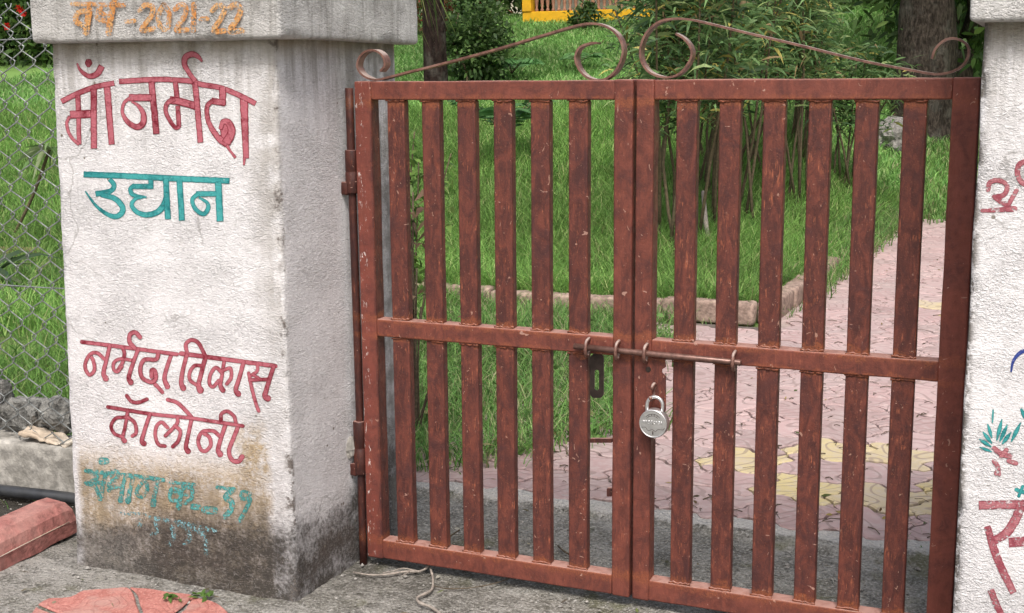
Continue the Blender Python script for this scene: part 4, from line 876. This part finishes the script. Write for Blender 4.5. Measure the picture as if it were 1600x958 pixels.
oleander(1062, 385, 2.1, .42, 11, 2700, 'tall narrow leaved shrub just right of where the gate leaves meet', .45)
oleander(1150, 352, 2.2, .5, 11, 2700, 'tall narrow leaved shrub with bare stems behind the second bar of the right leaf', .45)
oleander(1235, 318, 2.2, .5, 9, 2300, 'tall narrow leaved shrub behind the middle of the right gate leaf', .5)
oleander(1325, 285, 1.25, .4, 7, 1300, 'lower narrow leaved shrub in front of the big tree trunk', .45)
oleander(1075, 300, 1.9, .42, 8, 2000, 'narrow leaved shrub standing behind the gate scroll tips', .4)
oleander(1160, 262, 2.4, .8, 10, 2200, 'narrow leaved shrub at the back of the thicket', .3)
oleander(1255, 245, 2.4, .6, 9, 1900, 'narrow leaved shrub left of the big tree trunk', .3)

def trunk_mesh(b, h, r0, r1, amp, lean=(0, 0), n=22, m=26, flare=.35):
    V = []; Fc = []
    for i in range(m):
        f = i/(m-1); z = h*f; rr = r0+(r1-r0)*f+r0*flare*math.exp(-z/.25)
        for k in range(n):
            a = 2*math.pi*k/n; q = (b[0]+math.cos(a)*3, b[1]+math.sin(a)*3, z*1.2); d = rr*(1+amp*mnoise.noise(Vector(q)*1.1)+amp*.5*mnoise.noise(Vector(q)*3.1))
            V.append((b[0]+lean[0]*f+d*math.cos(a), b[1]+lean[1]*f+d*math.sin(a), b[2]-.3+z))
    for i in range(m-1):
        for k in range(n): k2 = (k+1) % n; Fc.append((i*n+k, i*n+k2, (i+1)*n+k2, (i+1)*n+k))
    return V, Fc
TREE = [(.045, .095, .025), (.07, .13, .035), (.03, .07, .02), (.10, .16, .04)]
def tree(b, h, r0, label, mat, ncrown=5000, crad=(1.8, 1.8, 1.1), lean=(0, 0), L=.13, W=.028, amp=.16):
    t = thing('garden_tree', tuple(b), label, 'tree')
    part('trunk', trunk_mesh(b, h, r0, r0*.7, amp, lean), mat, t, True)
    top = np.array([b[0]+lean[0], b[1]+lean[1], b[2]+h])
    part('limb', stems_mesh([top-np.array([0, 0, .15])]*6, [top+np.array([random.uniform(-1.4, 1.4), random.uniform(-1.4, 1.4), random.uniform(.5, 1.4)]) for _ in range(6)], r0*.45, .03, 8, .12), mat, t, True)
    link('crown', strips_mesh('crown', [crown(top+np.array([0, 0, 1.1]), crad, ncrown, L, W, TREE, (4, 4, 3, 2), OVAL, 40)], M_LEAF, b), t); return t
b = onground(1440, 205); tree(b, 4.6, .34, 'massive dark rough barked tree trunk near the right pillar', M_BARK, 3500, (2.0, 2.0, 1.1), amp=.22)
b = at_dist(686, 10.6); tree(b, 4.4, .140, 'slim dark smooth tree trunk beside the left pillar', M_BARK2, 3500, (1.7, 1.7, 1.), lean=(-.10, 0), amp=.06)
for (px, y, h, label) in ((1495, 14, 2.4, 'leafy dark tree deep in the shade beside the right pillar'), (1590, 17, 2.6, 'leafy dark tree at the back by the right edge')):
    b = at_dist(px, y); tree(b, h*.5, .14, label, M_BARK, 6000, (1.5, 1.3, 1.6), L=.16, W=.03)
# boulder at the foot of the big tree
b = onground(1392, 232); stone((b[0], b[1], b[2]+.10), .22, .2, .2, 4, M_PALEROCK, 'boulder', 'pale rough boulder at the foot of the big tree', 'rock', None, 16, .45, 1.)
# stick leaning in the shrub
a_, b_ = onground(1118, 385), onground(1095, 350); e_ = np.array([a_[0]-.12, a_[1]+.1, a_[2]+.36])
tag(link('leaning_stick', mesh_data('leaning_stick', *tube([a_+np.array([0, -.15, 0]), (a_+e_)/2+np.array([0, -.1, 0]), e_], [.020, .018, .014], 8), M_TWIG, True)), 'bare grey stick leaning out of the shrub stems', 'stick')

def bush(px, y, rx, rz, n, label, cols, wts=None, L=.09, W=.022, shape=OVAL, name='garden_bush', group=None, lift=.9, droop=.4, yr=None, clumps=36):
    b = at_dist(px, y); t = thing(name, tuple(b), label, 'bush', group)
    bs = [(b[0]+random.gauss(0, rx*.12), b[1]+random.gauss(0, .1), b[2]-.03) for _ in range(7)]; tp = [(b[0]+random.uniform(-rx, rx)*.8, b[1]+random.uniform(-rx, rx)*.5, b[2]+rz*random.uniform(1, 1.8)) for _ in range(7)]
    part('stem', stems_mesh(bs, tp, .016, .006), M_STEM, t, True)
    link('foliage', strips_mesh('foliage', [crown((b[0], b[1], b[2]+rz*lift), (rx, yr or rx*.8, rz), n, L, W, cols, wts, shape, clumps, droop)], M_LEAF, b), t); return t
DK = [(.055, .11, .035), (.08, .15, .045), (.04, .08, .028), (.12, .20, .06)]
bush(744, 11.6, .36, .56, 3600, 'rounded dark green bush right of the slim tree trunk', DK, L=.075, W=.018)
bush(745, 16.6, .40, .5, 1800, 'dark bush in front of the yellow house corner', DK, L=.10, W=.024)
bush(915, 17.4, .28, .20, 700, 'low bush under the yellow veranda wall', DK, L=.10, W=.02)
bush(700, 17.0, .8, .6, 2200, 'red leaved bush at the back left of the lawn', [(.22, .035, .03), (.12, .04, .025), (.05, .10, .03)], (2, 1, 3), L=.09)
ORD = 'first second third fourth fifth sixth seventh eighth ninth tenth eleventh twelfth thirteenth'.split()
bg_ = 'bushes along the back of the lawn'
for i, (px, y, rx, rz, lab) in enumerate(((-60, 14.2, 1.3, 1.1, 'leafy bush behind the fence at the far left'), (30, 14.6, 1.0, 1.0, 'bush dotted with red flowers behind the fence top'), (110, 14.4, 1.0, 1.1, 'dark bush behind the fence beside the pillar cap'), (190, 14.8, 1.2, 1.3, 'broad bush hidden partly by the left pillar'))):
    bush(px, y, rx, rz, 3400, lab, [(.05, .11, .025), (.075, .15, .035), (.03, .07, .02), (.12, .19, .05)], L=.13, W=.032, group=bg_)
fl = thing('red_flowers', tuple(at_dist(35, 13.6)), 'red blossoms on the bush behind the fence top', 'flowers')
for (px, py) in ((35, 15), (30, 12), (38, 19), (12, 40), (60, 5)):
    q = ony(px, py, 13.5); n = 7; a = np.linspace(0, 6.28, n); P0 = np.tile(q, (n, 1)); D = np.stack([np.cos(a), -.6+0*a, np.sin(a)], 1)
    link('blossom', strips_mesh('blossom', [leaves(P0, D, np.full(n, .08), np.full(n, .034), np.full(n, .2), pick([(.62, .015, .02)], n), OVAL)], M_LEAF, at_dist(35, 13.6)), fl)
for i, px in enumerate(range(560, 1720, 95)):
    y = 21.5+1.5*math.sin(i*2.1); bush(px, y, 1.5, 1.5, 2600, 'dark tree along the back boundary, %s from the left of its row' % ORD[i], [(.10, .19, .06), (.15, .26, .08), (.07, .13, .045), (.2, .3, .1)], L=.20, W=.05, name='boundary_tree', group='trees along the back boundary', yr=.9, clumps=46)
for i, px in enumerate(range(-160, 420, 95)):
    y = 18.2+.8*math.sin(i*1.7); bush(px, y, 1.4, 1.4, 2400, 'leafy tree at the back behind the left fence, %s from the left of its row' % ORD[i], DK, L=.18, W=.045, name='boundary_tree', group='trees behind the left fence', yr=.9, clumps=46)

# pinnate plant in the lawn behind the left leaf, ferny plants
def pinnate(px, py, n, fl_, label, col=(.08, .19, .07), h=.1, up=.8, name='fern_plant'):
    b = onground(px, py); t = thing(name, tuple(b), label, 'plant'); packs = []; L = []
    for i in range(n):
        a = 6.28*i/n+random.uniform(-.3, .3); l = fl_*random.uniform(.75, 1.15); pts = []
        for f in np.linspace(0, 1, 14): pts.append((b[0]+math.cos(a)*l*.75*f, b[1]+math.sin(a)*l*.75*f, b[2]+h+up*l*f-.55*l*f*f))
        P = np.array(pts); L.append(tube(P, np.linspace(.006, .002, 14), 5)); Q = P[2:]; T = np.gradient(P, axis=0)[2:]; T /= np.linalg.norm(T, axis=1)[:, None]
        sd_ = unit(np.cross(T, np.array([0, 0, 1.]))); m = len(Q); ll = np.sin(np.linspace(.25, 2.9, m))*fl_*.32+.02
        for sg_ in (-1, 1): packs.append(leaves(Q, sd_*sg_+T*.6+np.array([0, 0, -.1]), ll, ll*.13, np.full(m, .25), pick([col, tuple(np.array(col)*1.3)], m)))
    part('leaf_stalk', join(*L), M_STEM, t, True); link('foliage', strips_mesh('foliage', packs, M_LEAF, b), t)
pinnate(790, 262, 9, .62, 'feathery leaved plant in the lawn behind the left gate leaf', h=.25, up=1.1)
pinnate(800, 128, 8, .55, 'feathery leaved plant on the upper lawn under the left scroll', (.11, .25, .09)); pinnate(905, 112, 7, .4, 'small ferny clump near the top of the lawn', (.11, .24, .08))
# cordyline behind the first bars
b = onground(650, 690); t = thing('red_stemmed_plant', tuple(b), 'thin plant with long reddish brown leaves behind the first gate bar', 'plant')
tops = [ony(p_, q_, b[1]) for p_, q_ in ((650, 340), (652, 420), (655, 480), (700, 500), (648, 300))]
part('stem', stems_mesh([b+np.array([random.gauss(0, .02), random.gauss(0, .02), -.02]) for _ in tops], tops, .006, .003, 6, .01), M_LITTER, t, True)
P0 = []; D = []
for tp in tops:
    for k in range(6): a = random.random()*6.28; P0.append(tp-np.array([0, 0, random.uniform(0, .12)])); D.append((math.cos(a), math.sin(a), random.uniform(.5, 1.5)))
n = len(P0); link('foliage', strips_mesh('foliage', [leaves(np.array(P0), np.array(D), RNG.uniform(.12, .22, n), RNG.uniform(.007, .013, n), RNG.uniform(.3, .9, n), pick([(.20, .10, .075), (.26, .17, .11), (.10, .12, .05)], n))], M_LEAF, b), t)
b = onground(645, 560); t = thing('seedling_bush', tuple(b), 'spindly light green seedling behind the first gap of the gate', 'plant')
tops = [ony(p_, q_, b[1]) for p_, q_ in ((645, 205), (652, 250), (642, 290), (700, 240))]; part('stem', stems_mesh([b]*4, tops, .006, .003, 6, .02), M_STEM, t, True)
P0 = np.concatenate([np.array([b+(np.array(tp)-b)*f for f in RNG.uniform(.4, 1.02, 60)]) for tp in tops])+RNG.normal(0, .03, (240, 3)); link('foliage', strips_mesh('foliage', [leaves(P0, RNG.normal(0, 1, (240, 3)), RNG.uniform(.03, .06, 240), RNG.uniform(.008, .015, 240), RNG.uniform(.1, .5, 240), pick([(.16, .26, .06), (.11, .2, .05)], 240), OVAL)], M_LEAF, b), t)
# spiky plants behind the fence
def rosette(base, crown_p, n, l, wd, cols, label, name, up=.5, droop=.9):
    t = thing(name, tuple(base), label, 'plant'); a = RNG.uniform(0, 6.28, n); P0 = np.tile(crown_p, (n, 1))+RNG.normal(0, .01, (n, 3)); D = np.stack([np.cos(a), np.sin(a), RNG.uniform(-.1, 1.6, n)*up], 1)
    part('stem', tube(smooth_path([base, (np.array(base)+crown_p)/2+np.array([.03, 0, 0]), crown_p], .05), .012, 7), M_STEM, t, True)
    link('foliage', strips_mesh('foliage', [leaves(P0, D, RNG.uniform(.75, 1.15, n)*l, RNG.uniform(.8, 1.1, n)*wd, RNG.uniform(.4, 1, n)*droop, pick(cols, n))], M_LEAF, base), t)
b = onground(15, 380); rosette(b, ony(78, 232, b[1]), 26, .30, .016, [(.20, .30, .12), (.12, .22, .07), (.28, .34, .18)], 'young dragon plant with pale strap leaves on a bent stem', 'dragon_plant')
b = onground(-10, 470); rosette(b, b+np.array([0, 0, .16]), 22, .50, .022, [(.07, .12, .06), (.20, .23, .13), (.05, .09, .05)], 'striped dark spiky plant low behind the fence at the left edge', 'spiky_plant', .7, .8)
b = onground(20, 402); o = link('plank_offcut', mesh_data('plank_offcut', *rbox((-.3, -.06, 0), (.22, .06, .07), .01, .05, .006, 9), simple('raw_timber', (.30, .215, .12), .8, 14, .2, .3), True)); o.location = (b[0], b[1], b[2]); o.rotation_euler.z = .3; tag(o, 'pale wooden offcut lying by the kerb behind the fence', 'plank')
# palm fronds hanging behind the pillar cap
b = at_dist(640, 6.5); t = thing('hanging_palm', tuple(b), 'palm with long fronds hanging down beside the left pillar cap', 'palm'); cp = ony(640, -70, 6.5)
bb = np.array([cp[0]-.75, 6.6, float(hz(cp[0]-.75, 6.6))]); part('trunk', tube(smooth_path([bb, bb+np.array([.05, 0, .9]), np.array([cp[0]-.3, 6.5, cp[2]-.05])], .2), np.linspace(.07, .05, len(smooth_path([bb, bb+np.array([.05, 0, .9]), np.array([cp[0]-.3, 6.5, cp[2]-.05])], .2))), 10), M_BARK2, t, True)
n = 150; P0 = np.stack([cp[0]+RNG.uniform(-.35, .06, n), 6.5+RNG.normal(0, .12, n), cp[2]+RNG.uniform(-.08, .12, n)], 1); D = np.stack([RNG.normal(.12, .22, n), RNG.normal(0, .3, n), RNG.uniform(-.6, .4, n)], 1)
link('foliage', strips_mesh('foliage', [leaves(P0, D, RNG.uniform(.25, .5, n), RNG.uniform(.008, .014, n), RNG.uniform(.5, 1.0, n), pick([(.14, .20, .05), (.26, .28, .10), (.08, .13, .04), (.42, .33, .2)], n))], M_LEAF, b), t)
# sprouts in the red pavers
for (px, py, lab) in ((272, 932, 'tiny green sprout in the joint of the red pavers'), (322, 930, 'tiny green sprout at the right edge of the red pavers')):
    b = onz(px, py, G0+.012); n = 16; t = thing('weed_sprout', tuple(b), lab, 'weed', 'sprouts in the red pavers'); a = RNG.uniform(0, 6.28, n)
    link('foliage', strips_mesh('foliage', [leaves(np.tile(b, (n, 1))+RNG.normal(0, .012, (n, 3))*np.array([1, 1, .2]), np.stack([np.cos(a), np.sin(a), RNG.uniform(.2, 1, n)], 1), RNG.uniform(.015, .035, n), RNG.uniform(.004, .007, n), RNG.uniform(.2, .6, n), pick([(.12, .22, .05), (.09, .18, .04)], n), OVAL)], M_LEAF, b), t)

# ================================================================== HOUSE
hb = at_dist(818, 18.5)-np.array([0, 0, .09]); hl = thing('yellow_house', tuple(hb), 'yellow house with a brown baluster veranda at the top of the lawn', 'house')
HS = np.array([0, 0, 0.]); bx, by, bz = hb
def hbox(n_, lo, hi, m, r_=.01): return part(n_, rbox((bx+lo[0], by+lo[1], bz+lo[2]), (bx+hi[0], by+hi[1], bz+hi[2]), r_), m, hl)
hbox('plinth', (-.1, -.12, -.3), (5.2, 4, .06), M_WALL, .02)
hbox('parapet', (0, 0, .06), (5, .15, .30), M_YELLOW); hbox('post', (0, -.02, .301), (.17, .17, 2.3), M_YELLOW); hbox('post', (2.6, -.02, .301), (2.8, .17, 2.3), M_YELLOW)
hbox('hand_rail', (.171, .0, .80), (2.599, .14, .88), M_YELLOW); hbox('wall', (0, 1.4, .06), (5, 3.9, 2.4), M_CREAM); hbox('roof', (-.3, -.3, 2.301), (5.3, 4.1, 2.5), M_YELLOW)
hbox('floor', (.05, .152, .06), (4.95, 1.398, .10), M_WALL)
wn = hbox('window', (1.0, 1.36, .9), (1.9, 1.398, 1.9), M_BALUSTER); part('pane', rbox((bx+1.06, by+1.34, bz+.96), (bx+1.84, by+1.357, bz+1.84), .004), M_GLASS, wn, world=True).location = -Vector(wn.location)
wn.children[0].location = -Vector((bx, by, bz)); wn.children[0].data.transform(Matrix.Translation(Vector((0, 0, 0))))
bpf = [(.03, 0), (.034, .03), (.018, .06), (.03, .13), (.036, .2), (.03, .27), (.016, .36), (.022, .42), (.03, .46), (.03, .5)]
bm_ = mesh_data('baluster', *lathe(bpf, 8), M_BALUSTER, True)
for i in range(23): link('baluster', bm_, hl, (.24+i*.104, .075, .30))
bwl = thing('boundary_wall', tuple(at_dist(640, 25)), 'pale boundary wall far behind the trees', 'wall')
part('wall_body', rbox((-40, 26, 1.8), (30, 26.2, 4.2), .02), M_CREAM, bwl)
